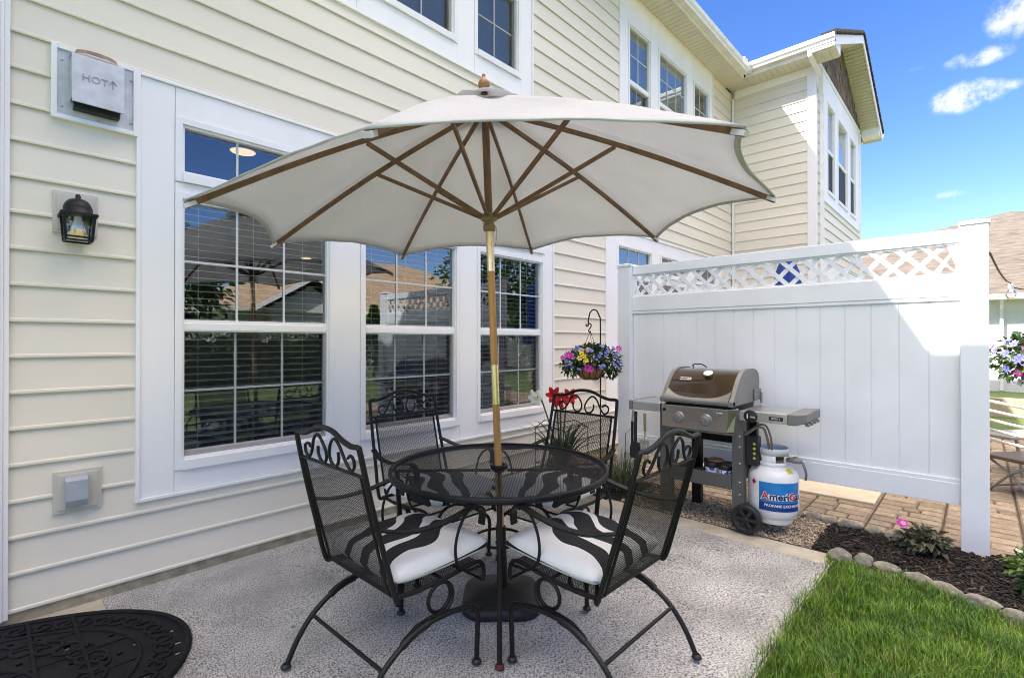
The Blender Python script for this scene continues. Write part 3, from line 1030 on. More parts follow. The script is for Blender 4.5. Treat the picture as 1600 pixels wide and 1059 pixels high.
# downspout on the wing front corner
mb = MB()
mb.tube([(WX - .47, WFY - .02, SOZ + .10), (WX - .47, WFY - .03, SOZ + .0), (WX - .05, WFY - .09, SOZ - .22), (WX + .05, WFY - .075, SOZ - .34), (WX + .14, WFY - .075, SOZ - .5), (WX + .14, WFY - .075, .1)], .048, 4)
HB(mb, 'downspout', GUTTER, bevel=.008)

# gable of the wing
AX, AZ, EZ = 12.11, 7.52, 6.33
PITCH = (AZ - EZ) / (AX - 9.42)
mb = MB()
rs = random.Random(4)
z = 6.33
while z < AZ - .2:
    half = (AX - WX) * (1 - (z - 6.25) / (AZ - .12 - 6.25))
    x = AX - half
    while x < AX + half:
        w = rs.uniform(.09, .2)
        d = rs.uniform(0, .008)
        mb.box(x, min(x + w - .006, AX + half), WFY - .022 - d, WFY - .004, z - rs.uniform(0, .012), z + .15)
        x += w
    z += .145
mb.add([(WX, WFY - .003, 6.3), (14.3, WFY - .003, 6.3), (AX, WFY - .003, AZ - .1)], [(0, 1, 2)])
HB(mb, 'gable_shakes', SHAKE)
mb = MB()
mb.box(WX + .10, 14.2, WFY - .034, WFY - .006, 6.305, 6.345)
HB(mb, 'gable_trim', TRIM, bevel=.004)
RY0, RY1 = 1.70, 11.0
TH = .10


def roof_side(mb, sgn, y0, y1, zo, th, xin=0):
    xo = AX + sgn * (AX - 9.42)
    pts = [(AX, AZ + zo), (xo, EZ + zo), (xo, EZ + zo - th), (AX, AZ + zo - th)]
    mb.prism(pts, lambda p, t: (p[0], t, p[1]), y0, y1)


mb = MB()
for s in (-1, 1): roof_side(mb, s, RY0 - .02, RY1, .05, .03)
# shingle butts along the rake
for s in (-1, 1):
    n = 24
    for i in range(n):
        t = (i + .5) / n
        x = AX + s * (AX - 9.42) * t; zz = AZ + (EZ - AZ) * t
        mb.box(x - .05, x + .05, RY0 - .03, RY0 + .2, zz + .03, zz + .075 + .01 * (i % 2))
# main roof over the long wall
mb.prism([(WY - .42, 6.33), (WY - .42, 6.36), (WY + 6, 9.4), (WY + 6, 9.36)], lambda p, t: (t, p[0], p[1]), -6, 14.6)
# left wing roof
for s in (-1, 1):
    xo = -2.2 + s * 2.62
    mb.prism([(-2.2, 7.40), (xo, 6.30), (xo, 6.26), (-2.2, 7.36)], lambda p, t: (p[0], t, p[1]), 1.7, 9)
HB(mb, 'roof', SHINGLE)
mb = MB()
for s in (-1, 1): roof_side(mb, s, RY0, RY0 + .02, .022, .17)
mb.box(9.42, 9.46, RY0 + .022, RY0 + .35, EZ - .15, EZ + .0)
# boxed returns at both eaves
mb.prism([(9.44, 6.235), (9.44, 6.38), (9.62, 6.45), (9.98, 6.45), (9.98, 6.235)], lambda p, t: (p[0], t, p[1]), RY0 + .021, WFY - .035)
mb.prism([(14.36, 6.235), (14.36, 6.48), (14.6, 6.48), (14.78, 6.40), (14.78, 6.235)], lambda p, t: (p[0], t, p[1]), RY0 + .021, WFY - .035)
HB(mb, 'rake_board', TRIM)
mb = MB()
mb.box(.40, .44, 1.70, 3.12, 6.13, 6.27)
HB(mb, 'rake_board', TRIM)
mb = MB()
for s in (-1, 1):
    roof_side(mb, s, RY0 + .022, WFY - .001, -.112, .012)
    # ribs of the vented soffit
    n = 30
    for i in range(n):
        t = (i + .5) / n
        x = AX + s * (AX - 9.42) * t; zz = AZ + (EZ - AZ) * t - .130
        mb.box(x - .034, x + .034, RY0 + .022, WFY - .026, zz - .002, zz + .012)
HB(mb, 'gable_soffit', SOFFIT)
mb = MB()
mb.prism([(-.2, 6.2), (.42, 6.2), (.42, 6.24), (-.2, 6.24)], lambda p, t: (p[0], t, p[1]), 1.7, 3.1)
HB(mb, 'gable_soffit', SOFFIT)
mb = MB()
mb.prism(kp, lambda p, t: (14.80 + p[0], t, 6.27 + p[1]), 1.70, 9.0)
HB(mb, 'gutter', GUTTER)

# ------------------------------------------------------------------ fixtures on the wall
ORP = mat('mount_block', (.56, .53, .45), .5, var=.03)


def mount_block(u0, u1, z0, z1, parent):
    mb = MB()
    for i, (d, o) in enumerate(((0, .026), (.016, .032), (.03, .030))):
        mb.box(u0 + d, u1 - d, .0 if i == 0 else .026, o, z0 + d, z1 - d, lambda u, oo, z: main_map(u, oo, z))
    return HB2(mb, 'mounting_block', ORP, parent, bevel=.003)


def HB2(mb, name, m, parent, **k):
    o = mb.build(name, m, parent, **k)
    o.matrix_parent_inverse = Matrix.Translation(parent.location).inverted()
    return o


T = thing('wall_lantern', 'small black carriage lantern on the siding below the metal vent', 'lamp', (.34, WY, 1.94))
mount_block(.252, .432, 1.962, 2.180, T)
cxl, oy = .343, .105
mb = MB()
cl = Vector((cxl, WY - oy, 0))
mb.lathe([(.066, 2.045), (.066, 2.058), (.060, 2.062), (.060, 2.085), (.051, 2.108), (.038, 2.124), (.018, 2.132), (.010, 2.134), (.012, 2.146), (.007, 2.156), (.0005, 2.158)], (cl.x, cl.y, 0), 16)
mb.box(cxl - .074, cxl + .074, WY - oy - .074, WY - oy + .074, 2.040, 2.052)
HB2(mb, 'cap', BLACKMETAL, T)
mb = MB()
tw, bw, zt, zb = .060, .051, 2.040, 1.915
for sx in (-1, 1):
    for sy in (-1, 1):
        mb.tube([(cxl + sx * tw, WY - oy + sy * tw, zt), (cxl + sx * bw, WY - oy + sy * bw, zb)], .0085, 4)
for z, w in ((zb, bw), (zb + .016, bw + .002)):
    for s in (-1, 1):
        mb.tube([(cxl - w, WY - oy + s * w, z), (cxl + w, WY - oy + s * w, z)], .006, 4)
        mb.tube([(cxl + s * w, WY - oy - w, z), (cxl + s * w, WY - oy + w, z)], .006, 4)
mb.box(cxl - .03, cxl + .03, WY - oy + .06, WY - .028, 1.97, 2.07)
HB2(mb, 'cage', BLACKMETAL, T)
mb = MB()
for s in (-1, 1):
    mb.add([(cxl - tw, WY - oy + s * tw * .95, zt), (cxl + tw, WY - oy + s * tw * .95, zt), (cxl + bw, WY - oy + s * bw * .95, zb), (cxl - bw, WY - oy + s * bw * .95, zb)], [(0, 1, 2, 3)])
    mb.add([(cxl + s * tw * .95, WY - oy - tw, zt), (cxl + s * tw * .95, WY - oy + tw, zt), (cxl + s * bw * .95, WY - oy + bw, zb), (cxl + s * bw * .95, WY - oy - bw, zb)], [(0, 1, 2, 3)])
HB2(mb, 'lamp_glass', LAMPGLASS, T)
mb = MB()
mb.lathe([(.016, 2.04), (.017, 2.02), (.026, 1.995), (.034, 1.965)], (cl.x, cl.y, 0), 16)
mb.cur = 1
mb.lathe([(.034, 1.965), (.036, 1.945), (.026, 1.93), (.0005, 1.926)], (cl.x, cl.y, 0), 16)
HB2(mb, 'bulb', [WHITEI, mat('amber_lens', (.85, .55, .03), .3)], T)

T = thing('exhaust_vent', 'galvanised metal exhaust hood in a white frame above the lantern', 'vent', (.43, WY, 2.55))
mb = MB()
a, b, c, d = .243, .606, 2.553, 2.935
for q in ((a, a + .024, c, d), (b - .022, b, c, d)):
    mb.box(q[0], q[1], 0, .036, q[2], q[3], main_map)
mb.box(a + .024, b - .022, 0, .036, c, c + .024, main_map); mb.box(a + .024, b - .022, 0, .036, d - .022, d, main_map)
HB2(mb, 'frame', TRIM, T, bevel=.002)
mb = MB(); mb.box(a + .0245, b - .0225, .0, .025, c + .0245, d - .0225, main_map)
for (u, z) in ((.285, 2.86), (.285, 2.62), (.575, 2.86), (.575, 2.62), (.43, 2.588)):
    mb.lathe([(.0001, .007), (.005, .006), (.006, 0)], main_map(u, .025, z), 8, axis=(Vector((1, 0, 0)), Vector((0, 0, 1)), Vector((0, -1, 0))))
HB2(mb, 'plate', GALV, T)
mb = MB()
u0, u1 = .316, .530
hp = [(.026, 2.905), (.075, 2.895), (.115, 2.878), (.120, 2.63), (.115, 2.628), (.110, 2.868), (.07, 2.885), (.026, 2.893)]
mb.prism(hp, lambda p, t: main_map(t, p[0], p[1]), u0, u1)
mb.box(u0, u0 + .004, .026, .112, 2.655, 2.875, main_map); mb.box(u1 - .004, u1, .026, .112, 2.655, 2.875, main_map)
HB2(mb, 'hood', GALV, T, bevel=.004)
mb = MB()
mb.box(u0 + .012, u1 - .012, .026, .075, 2.612, 2.85, main_map)  # black box stands in for the shade inside and below the hood opening
HB2(mb, 'duct_mouth_shade', BLACKPL, T)
mb = MB()
mb.lathe([(.0001, .0), (.085, .0), (.09, -.02)], main_map((u0 + u1) / 2, .045, 2.925), 20, a0=0, a1=PI, axis=(Vector((1, 0, 0)), Vector((0, -.55, 0)), Vector((0, 0, 1))))
HB2(mb, 'rusty_top', mat('rusty_plate', (.33, .22, .14), .8, var=.35, vscale=40), T)


def text_obj(s, size, m, parent, name, O, ex, ey, ext=.0012, align='CENTER', bend=None, bold=0, world=True, shear=0):
    cu = bpy.data.curves.new('t', 'FONT'); cu.body = s; cu.size = size; cu.extrude = ext; cu.align_x = align; cu.align_y = 'CENTER'
    cu.offset = bold; cu.shear = shear; cu.resolution_u = 3
    ob = bpy.data.objects.new('t', cu); COL.objects.link(ob)
    bpy.context.view_layer.update()
    me = bpy.data.meshes.new_from_object(ob.evaluated_get(bpy.context.evaluated_depsgraph_get()))
    bpy.data.objects.remove(ob)
    ex, ey = Vector(ex).normalized(), Vector(ey).normalized(); ez = ex.cross(ey)
    for v in me.vertices:
        if bend: v.co = bend(v.co.x, v.co.y, v.co.z)
        else: v.co = Vector(O) + ex * v.co.x + ey * v.co.y + ez * v.co.z
    me.materials.clear(); me.materials.append(m); me.name = name
    o = bpy.data.objects.new(name, me); COL.objects.link(o); o.parent = parent
    if world and parent is not None:
        # parent is a thing (translation only) or a part under it
        p = parent
        while p.parent: p = p.parent
        if parent.parent is None:
            o.matrix_parent_inverse = Matrix.Translation(parent.location).inverted()
    return o


EMB = mat('embossed_metal', (.36, .37, .39), .5, .4)
text_obj('HOT', .050, EMB, T, 'lettering', main_map(.408, .1195, 2.765), (1, 0, 0), (0, 0, 1))
mb = MB()
for a_, b_ in (((.482, 2.744), (.482, 2.788)), ((.482, 2.790), (.467, 2.768)), ((.482, 2.790), (.497, 2.768))):
    mb.tube([main_map(a_[0], .1195, a_[1]), main_map(b_[0], .1195, b_[1])], .0022, 6)
HB2(mb, 'arrow_mark', EMB, T)

T = thing('outlet_cover', 'grey weatherproof outlet cover low on the siding beside the window trim', 'outlet', (.355, WY, .5))
mount_block(.257, .452, .507, .724, T)
mb = MB()
mb.prism([(.03, .545), (.062, .54), (.075, .575), (.07, .675), (.05, .692), (.03, .692)], lambda p, t: main_map(t, p[0], p[1]), .302, .392)
HB2(mb, 'cover', mat('grey_cover', (.36, .38, .42), .45, var=.08, vscale=14), T, bevel=.006, seg=3)
T = thing('outlet_box', 'small white outlet box on the wall behind the hanging flower basket', 'outlet', (5.28, WY, 1.0))
mb = MB(); mb.box(5.20, 5.36, 0, .05, .93, 1.10, main_map); HB2(mb, 'cover', TRIM, T, bevel=.006)
mb = MB(); mb.box(5.225, 5.335, .0505, .07, .96, 1.07, main_map); HB2(mb, 'flap', SIDING, T, bevel=.006)

# ------------------------------------------------------------------ privacy fence
T = thing('privacy_fence', 'white vinyl privacy fence panel with lattice top behind the grill', 'fence', (4.5, 1.3, 0))
FX = 4.5


def fence_post(y0, y1, zt, side):
    mb = MB(); mb.box(FX - .07, FX + .07, y0, y1, -.05, zt)
    p = HB2(mb, 'post', FENCEM, T, bevel=.006)
    mb = MB()
    cy = (y0 + y1) / 2; h = (y1 - y0) / 2
    mb.box(FX - .078, FX + .078, y0 - .008, y1 + .008, zt - .001, zt + .02)
    mb.add([(FX - .078, y0 - .008, zt + .02), (FX + .078, y0 - .008, zt + .02), (FX + .078, y1 + .008, zt + .02), (FX - .078, y1 + .008, zt + .02), (FX, cy, zt + .04)],
           [(0, 1, 4), (1, 2, 4), (2, 3, 4), (3, 0, 4)])
    c = mb.build('cap', FENCEM, p)


fence_post(-.04, .10, 2.165, 1)
fence_post(2.545, 2.685, 2.15, -1)
A, B = .1, 2.545
mb = MB(); mb.box(FX - .025, FX + .025, A, B, 2.062, 2.15)
HB2(mb, 'top_rail', FENCEM, T, bevel=.004)
mb = MB(); mb.box(FX - .028, FX + .028, A, B, 1.70, 1.845); mb.box(FX - .0235, FX + .0235, A, B, 1.672, 1.70)
HB2(mb, 'middle_rail', FENCEM, T, bevel=.004)
mb = MB(); mb.box(FX - .028, FX + .028, A, B, .305, .452); mb.box(FX - .0235, FX + .0235, A, B, .452, .478)
HB2(mb, 'bottom_rail', FENCEM, T, bevel=.004)
mb = MB()
n = 15
for i in range(n):
    y0 = A + (B - A) * i / n; y1 = A + (B - A) * (i + 1) / n
    mb.box(FX - .012, FX + .012, y0 + .0025, y1 - .0025, .478, 1.672)
    mb.box(FX - .008, FX + .008, y0 - .003, y0 + .003, .478, 1.672)
HB2(mb, 'panel', FENCEM, T, bevel=.002)
mb = MB()
z0, z1 = 1.846, 2.061
sp, hw = .150, .0165
hgt = z1 - z0
for layer, sgn in ((-.004, 1), (.004, -1)):
    y = A - hgt - .1
    while y < B + hgt + .1:
        # strip along (sgn*1, 1) direction
        c0, c1 = y, y + sgn * hgt
        poly = [(c0 - hw * 1.414, z0), (c0 + hw * 1.414, z0), (c1 + hw * 1.414, z1), (c1 - hw * 1.414, z1)]
        poly = [(min(max(p[0], A + .002), B - .002), p[1]) for p in poly]
        if max(p[0] for p in poly) - min(p[0] for p in poly) > .03:
            # clip properly: skip badly clamped ones
            mb.prism(poly, lambda p, t: (FX + t, p[0], p[1]), layer - .0038, layer + .0038)
        y += sp
HB2(mb, 'lattice', FENCEM, T)
mb = MB()
for (y0, y1) in ((A, A + .022), (B - .022, B)):
    mb.box(FX - .014, FX + .014, y0, y1, 1.8455, 2.0615)
mb.box(FX - .014, FX + .014, A + .022, B - .022, 1.8455, 1.858); mb.box(FX - .014, FX + .014, A + .022, B - .022, 2.05, 2.0615)
HB2(mb, 'lattice_frame', FENCEM, T)


# ------------------------------------------------------------------ expanded metal mesh
def diamond_mesh(mb, fn, U, V, du, dv, inside=None, w=.0011):
    """flat diamond strands over [0,U]x[0,V]; fn(u,v,off) -> xyz"""
    nu, nv = int(round(U / du)), int(round(V / dv))
    for j in range(nv * 2):
        for i in range(nu):
            u0 = (i + .5 * (j % 2)) * du
            v0 = j * dv / 2
            for s in (-1, 1):
                a = (u0, v0); b = (u0 + s * du / 2, v0 + dv / 2)
                if min(a[0], b[0]) < -1e-6 or max(a[0], b[0]) > U + 1e-6: continue
                if inside and not (inside(*a) and inside(*b)): continue
                dx, dy = b[0] - a[0], b[1] - a[1]
                ln = math.hypot(dx, dy); ox, oy = -dy / ln * w, dx / ln * w
                mb.add([fn(a[0] - ox, a[1] - oy, 0), fn(b[0] - ox, b[1] - oy, 0), fn(b[0] + ox, b[1] + oy, s * .0004), fn(a[0] + ox, a[1] + oy, s * .0004)], [(0, 1, 2, 3)])


# ------------------------------------------------------------------ patio table
TX, TY, TZ, TR = 1.883, 1.863, .742, .562
T = thing('patio_table', 'round black wrought iron table with a mesh top in the middle of the patio', 'table', (TX, TY, 0))
mb = MB()
inside = lambda u, v: math.hypot(u - TR, v - TR) < TR - .008 and math.hypot(u - TR, v - TR) > .042
ca, sa = math.cos(R(38)), math.sin(R(38))


def tmap(u, v, o):
    x, y = u - TR, v - TR
    return (x * ca - y * sa, x * sa + y * ca, TZ - .006 + o)


diamond_mesh(mb, tmap, 2 * TR, 2 * TR, .0115, .026, inside, .0022)
mb.build('tabletop_mesh', BLACKMETAL, T)
mb = MB()
mb.lathe([(TR - .012, TZ - .012), (TR - .010, TZ + .002), (TR, TZ + .006), (TR + .008, TZ + .002), (TR + .010, TZ - .018), (TR + .006, TZ - .025), (TR - .006, TZ - .025), (TR - .012, TZ - .012)], n=72)
mb.build('rim', BLACKMETAL, T)
mb = MB()
mb.lathe([(.030, TZ - .03), (.030, TZ + .004), (.042, TZ + .008), (.047, TZ + .002), (.047, TZ - .012), (.030, TZ - .03)], n=28)
mb.build('centre_ring', BLACKMETAL, T)
mb = MB()
for k in range(4):
    a = PI / 4 + k * PI / 2
    mb.tube([(.045 * math.cos(a), .045 * math.sin(a), TZ - .024), ((TR - .01) * math.cos(a), (TR - .01) * math.sin(a), TZ - .024)], .009, 4)
mb.build('cross_brace', BLACKMETAL, T)
for k in range(4):
    a = PI / 4 + k * PI / 2
    c, s = math.cos(a), math.sin(a)
    pts = curve([(r * c, r * s, z) for r, z in ((.535, TZ - .03), (.53, .6), (.515, .40), (.515, .2), (.525, .03))], 5)
    mb = MB(); mb.tube(pts, .0125, 8)
    lg = mb.build('leg', BLACKMETAL, T)
    mb = MB(); mb.lathe([(.0125, .035), (.018, .03), (.021, .018), (.02, .014), (.0005, .0135)], (.525 * c, .525 * s, 0), 12)
    mb.build('foot_cap', RUST if k != 1 else BLACKMETAL, lg)
    # lower ring segment joins the legs
mb = MB()
mb.lathe([(.508, .185), (.514, .19), (.508, .195), (.502, .19), (.508, .185)], n=48) if False else mb.tube([(.13 * math.cos(t * PI / 12), .13 * math.sin(t * PI / 12), .36) for t in range(24)], .008, 6, closed=True)
for k in range(4):
    a = PI / 4 + k * PI / 2
    mb.tube(curve([(.13 * math.cos(a), .13 * math.sin(a), .36), (.32 * math.cos(a), .32 * math.sin(a), .40), (.52 * math.cos(a), .52 * math.sin(a), .36)], 4), .007, 6)
mb.build('lower_brace', BLACKMETAL, T)


# ------------------------------------------------------------------ spring chairs
def make_chair():
    T = thing('patio_chair', '', 'chair')
    hw = .275
    # back: outer hoop
    bz = [(-.115, .43), (-.165, .62), (-.21, .80), (-.25, .985)]
    side = lambda s: [(x, s * (hw - .0 - .018 * (z - .43) / .55), z) for x, z in bz]
    top = [(-.252, .245, 1.008), (-.254, .195, 1.008), (-.256, .135, 1.022), (-.258, .07, 1.046), (-.259, 0, 1.054), (-.258, -.07, 1.046), (-.256, -.135, 1.022), (-.254, -.195, 1.008), (-.252, -.245, 1.008)]
    pts = curve([(-.095, hw - .03, .425)] + side(1) + top + side(-1)[::-1] + [(-.095, -hw + .03, .425)], 5)
    mb = MB(); mb.tube(pts, .0105, 8)
    mb.tube([(-.098, hw - .03, .424), (-.098, -hw + .03, .424)], .0095, 8)
    mb.build('back_frame', BLACKMETAL, T)
    # back mesh with its slim inner frame
    y1 = .228
    bx = lambda z: np.interp(z, [b[1] for b in bz], [b[0] for b in bz])
    mb = MB()
    zb, zt = .435, .90
    diamond_mesh(mb, lambda u, v, o: (bx(zb + v) + o, u - y1, zb + v), 2 * y1, zt - zb, .0127, .0078, None, .0013)
    for s in (-1, 1): mb.tube([(bx(z), s * y1, z) for z in (zb, .55, .68, .8, zt)], .0065, 6)
    mb.tube([(bx(zt), -.262, zt), (bx(zt), .262, zt)], .0075, 6)
    mb.build('back_mesh', BLACKMETAL, T)
    # scrolls
    mb = MB()
    for s in (-1, 1):
        pts = curve([(-.24, s * .150, .955), (-.242, s * .172, .968), (-.243, s * .196, .957), (-.240, s * .196, .928), (-.238, s * .168, .912), (-.243, s * .135, .945), (-.25, s * .105, .995), (-.252, s * .07, 1.018),
                     (-.25, s * .035, .995), (-.243, s * .012, .95), (-.238, s * .028, .914), (-.238, s * .062, .912), (-.241, s * .083, .94), (-.243, s * .082, .968)], 5)
        mb.tube(pts, .0062, 6)
    mb.build('scroll', BLACKMETAL, T)
    # seat
    prof = [(-.10, .428), (0, .418), (.15, .420), (.27, .430), (.325, .428), (.352, .405), (.358, .37), (.352, .335)]
    ln = [0]
    for p, q in zip(prof, prof[1:]): ln.append(ln[-1] + math.hypot(q[0] - p[0], q[1] - p[1]))
    sx = lambda v: (np.interp(v, ln, [p[0] for p in prof]), np.interp(v, ln, [p[1] for p in prof]))
    mb = MB()
    diamond_mesh(mb, lambda u, v, o: (sx(v)[0], u - .245, sx(v)[1] + o), .49, ln[-1], .0127, .0078, None, .0013)
    mb.tube([(prof[-1][0], -.245, prof[-1][1]), (prof[-1][0], .245, prof[-1][1])], .006, 6)
    mb.build('seat_mesh', BLACKMETAL, T)
    mb = MB()
    for s in (-1, 1):
        mb.tube(curve([(p[0], s * .25, p[1] - .004) for p in prof], 3), .0095, 8)
    mb.tube([(.14, -.25, .408), (.14, .25, .408)], .007, 6)
    mb.build('seat_frame', BLACKMETAL, T)
    for s in (-1, 1):
        mb = MB()
        pts = curve([(bx(.70) - .004, s * .268, .705), (bx(.70) + .05, s * .283, .690), (-.06, s * .297, .672), (.06, s * .303, .668), (.17, s * .303, .680), (.245, s * .301, .694), (.285, s * .299, .687), (.305, s * .297, .655), (.300, s * .295, .605)], 5)
        mb.ribbon(pts, (0, 1, 0), .036, .008)
        mb.build('armrest', BLACKMETAL, T)
        mb = MB()
        pts = curve([(.262, s * .285, .688), (.215, s * .282, .655), (.182, s * .278, .59), (.175, s * .272, .52), (.195, s * .266, .455), (.245, s * .262, .415), (.30, s * .258, .408), (.338, s * .254, .400)], 5)
        mb.tube(pts, .0065, 8)
        mb.build('arm_hoop', BLACKMETAL, T)
        mb = MB()
        y = s * .28
        lp = curve([(.287, y, .015), (.290, y, .12), (.294, y, .22), (.280, y, .255), (.245, y, .268), (.16, y, .284), (.06, y, .288), (-.02, y, .277), (-.10, y, .243), (-.175, y, .190), (-.235, y, .115), (-.270, y, .05), (-.285, y, .015)], 5)
        mb.tube(lp, .0115, 8)
        lg = mb.build('leg', BLACKMETAL, T)
        for x in (.287, -.286):
            mb = MB()
            mb.lathe([(.0115, .032), (.018, .028), (.0225, .016), (.020, .0135), (.0005, .013)], (x, y, 0), 12)
            mb.build('foot_cap', BLACKPL, lg)
        mb = MB()
        yc = s * .262
        coil = [(.113 + .060 * math.sin(t), yc - s * .016 * t / (2 * PI), .348 - .060 * math.cos(t)) for t in [2 * PI * 1.5 * k / 40 for k in range(41)]]
        sp = [(-.085, y - s * .004, .262), (-.02, y - s * .008, .291), (.05, y - s * .016, .293)] + coil + [(.0, s * .242, .405), (-.07, s * .240, .412)]
        mb.tube(sp, .0082, 8)
        mb.tube([(-.09, y, .249), (-.06, y, .266), (-.02, y, .279), (.03, y, .287)], .0165, 8)
        mb.build('spring', BLACKMETAL, T)
    mb = MB(); mb.tube([(-.172, -.28, .192), (-.172, .28, .192)], .0082, 8); mb.build('crossbar', BLACKMETAL, T)
    return T


def make_cushion():
    bm = bmesh.new()
    nx, ny = 26, 26
    top, bot = {}, {}
    X0, X1, Yh = -.104, .402, .268

    def pos(i, j, sgn):
        u, v = i / nx * 2 - 1, j / ny * 2 - 1
        # rounded outline
        su, sv = u, v
        k = .93 + .07 * (1 - max(abs(u), abs(v)) ** 8)
        x = (X0 + X1) / 2 + (X1 - X0) / 2 * su * (1 - .035 * v * v)
        y = Yh * sv * (1 - .04 * u * u)
        e = max(0, (1 - abs(u) ** 5)) ** .33 * max(0, (1 - abs(v) ** 5)) ** .33
        th = .058 * e * (.86 + .14 * math.cos(u * 1.3) * math.cos(v * 1.3)) * (1 + .08 * math.sin(5 * x + 2) * math.cos(7 * y))
        zc = .486 + .012 * x + (.0 if x < .3 else -.12 * (x - .3))
        return (x, y, zc + sgn * th * (1 if sgn > 0 else .8))
    for i in range(nx + 1):
        for j in range(ny + 1):
            top[i, j] = bm.verts.new(pos(i, j, 1))
            bot[i, j] = top[i, j] if i in (0, nx) or j in (0, ny) else bm.verts.new(pos(i, j, -1))
    for i in range(nx):
        for j in range(ny):
            bm.faces.new((top[i, j], top[i + 1, j], top[i + 1, j + 1], top[i, j + 1]))
            bm.faces.new((bot[i, j], bot[i, j + 1], bot[i + 1, j + 1], bot[i + 1, j]))
    for f in bm.faces: f.smooth = True
    me = bpy.data.meshes.new('seat_cushion'); bm.to_mesh(me); bm.free(); me.materials.append(ZEBRA)
    o = bpy.data.objects.new('seat_cushion', me); COL.objects.link(o)
    o['category'] = 'cushion'
    return o


chair0, cush0 = make_chair(), make_cushion()
spots = [((1.172, 1.858), 0, 'black mesh spring chair nearest the doormat, back to the house corner', 'zebra striped cushion on the chair nearest the doormat'),
         ((1.855, 1.19), 90, 'black mesh spring chair nearest the lawn, its back toward the grill', 'zebra striped cushion on the chair nearest the lawn'),
         ((1.965, 2.60), -90, 'black mesh spring chair with its back to the house windows', 'zebra striped cushion on the chair in front of the windows'),
         ((2.555, 1.965), 180, 'black mesh spring chair in front of the red flowers', 'zebra striped cushion on the chair in front of the red flowers')]
for i, ((x, y), a, l1, l2) in enumerate(spots):
    c = chair0 if i == 0 else copy_tree(chair0)
    k = cush0 if i == 0 else copy_tree(cush0)
    for o, l, g in ((c, l1, 'chairs around the patio table'), (k, l2, 'striped cushions on the patio chairs')):
        o.location = (x, y, .012); o.rotation_euler = (0, R(2.5) * (-1 if False else 0), R(a)); o['label'] = l; o['group'] = g
    if i == 1:
        # the occupant-side rocker of this chair has settled back on its springs
        k.data = k.data.copy(); k.data.materials[0] = ZEBRA2
        piv = Vector((.10, 0, .33))
        Mt = Matrix.Translation(Vector((-.026, 0, -.003))) @ Matrix.Translation(piv) @ Matrix.Rotation(R(-2.4), 4, 'Y') @ Matrix.Translation(-piv)
        for ch in c.children:
            if ch.name.split('.')[0] not in ('leg', 'crossbar', 'spring'): ch.matrix_local = Mt
        k.matrix_world = Matrix.Translation(Vector((x, y, .012))) @ Matrix.Rotation(R(a), 4, 'Z') @ Mt
    if i == 2: k.data = k.data.copy(); k.data.materials[0] = ZEBRA2

# ------------------------------------------------------------------ umbrella
APEX = Vector((1.783, 1.870, 2.665))
TIPS = [Vector(p) for p in ((.515, 2.147, 1.919), (1.151, 2.976, 1.963), (2.150, 3.148, 2.037), (2.962, 2.567, 2.113),
                            (3.120, 1.587, 2.098), (2.539, .697, 2.076), (1.521, .495, 2.024), (.667, 1.130, 1.943))]
AXD = Vector((-.0495, .0036, 1.0)).normalized()


def ax(z): return Vector((1.878, 1.863, .742)) + AXD * ((z - .742) / AXD.z)


T = thing('patio_umbrella', 'off white market umbrella with brown wooden ribs standing through the patio table', 'umbrella', (1.96, 1.82, 0))


def UB2(mb, name, m, parent=None, **k):
    if parent is None: return HB2(mb, name, m, T, **k)
    return mb.build(name, m, parent, **k)


mb = MB(); mb.tube([ax(z) for z in (.05, .55, 1.07)], .019, 12); UB2(mb, 'lower_pole', WOODO)
mb = MB(); mb.tube([ax(1.07), ax(1.277)], .0205, 14); UB2(mb, 'brass_sleeve', BRASS)
mb = MB(); mb.tube([ax(1.277), ax(1.765)], .019, 12); UB2(mb, 'middle_pole', WOODO)
mb = MB(); mb.tube([ax(1.765), ax(1.97)], .0205, 14); UB2(mb, 'brass_sleeve', BRASS)
mb = MB(); mb.tube([ax(1.97), ax(2.64)], .0195, 12); UB2(mb, 'upper_pole', WOODB)
exu = Vector((1, 0, 0)) - AXD * AXD.x; exu.normalize(); eyu = AXD.cross(exu)
AXF = (exu, eyu, AXD)
mb = MB()
mb.lathe([(.0205, -.05), (.031, -.045), (.033, -.02), (.026, -.012), (.026, .0), (.040, .006), (.044, .018), (.044, .034), (.036, .042), (.0205, .044)], ax(2.02), 20, axis=AXF)
RUN = mat('runner_resin', (.24, .175, .10), .45, var=.15, vscale=30)
hub = UB2(mb, 'runner_hub', RUN)
mb = MB(); q = ax(2.0)
mb.tube([q + exu * .045, q - exu * .045 + AXD * .006], .0035, 6)
links = []
for i in range(11):
    links.append(q + exu * .05 + Vector((.004 * (i % 2), 0, -.010 * i)))
mb.tube(links, .0022, 5)
mb.build('lock_pin', STEEL, hub)
mb = MB()
mb.lathe([(.0205, -.03), (.05, -.028), (.055, -.005), (.05, .02), (.0005, .022)], ax(2.61), 20, axis=AXF)
UB2(mb, 'top_hub', RUN)
ribpts = []
HEMC = mat('pocket_canvas', (.62, .605, .61), .9)
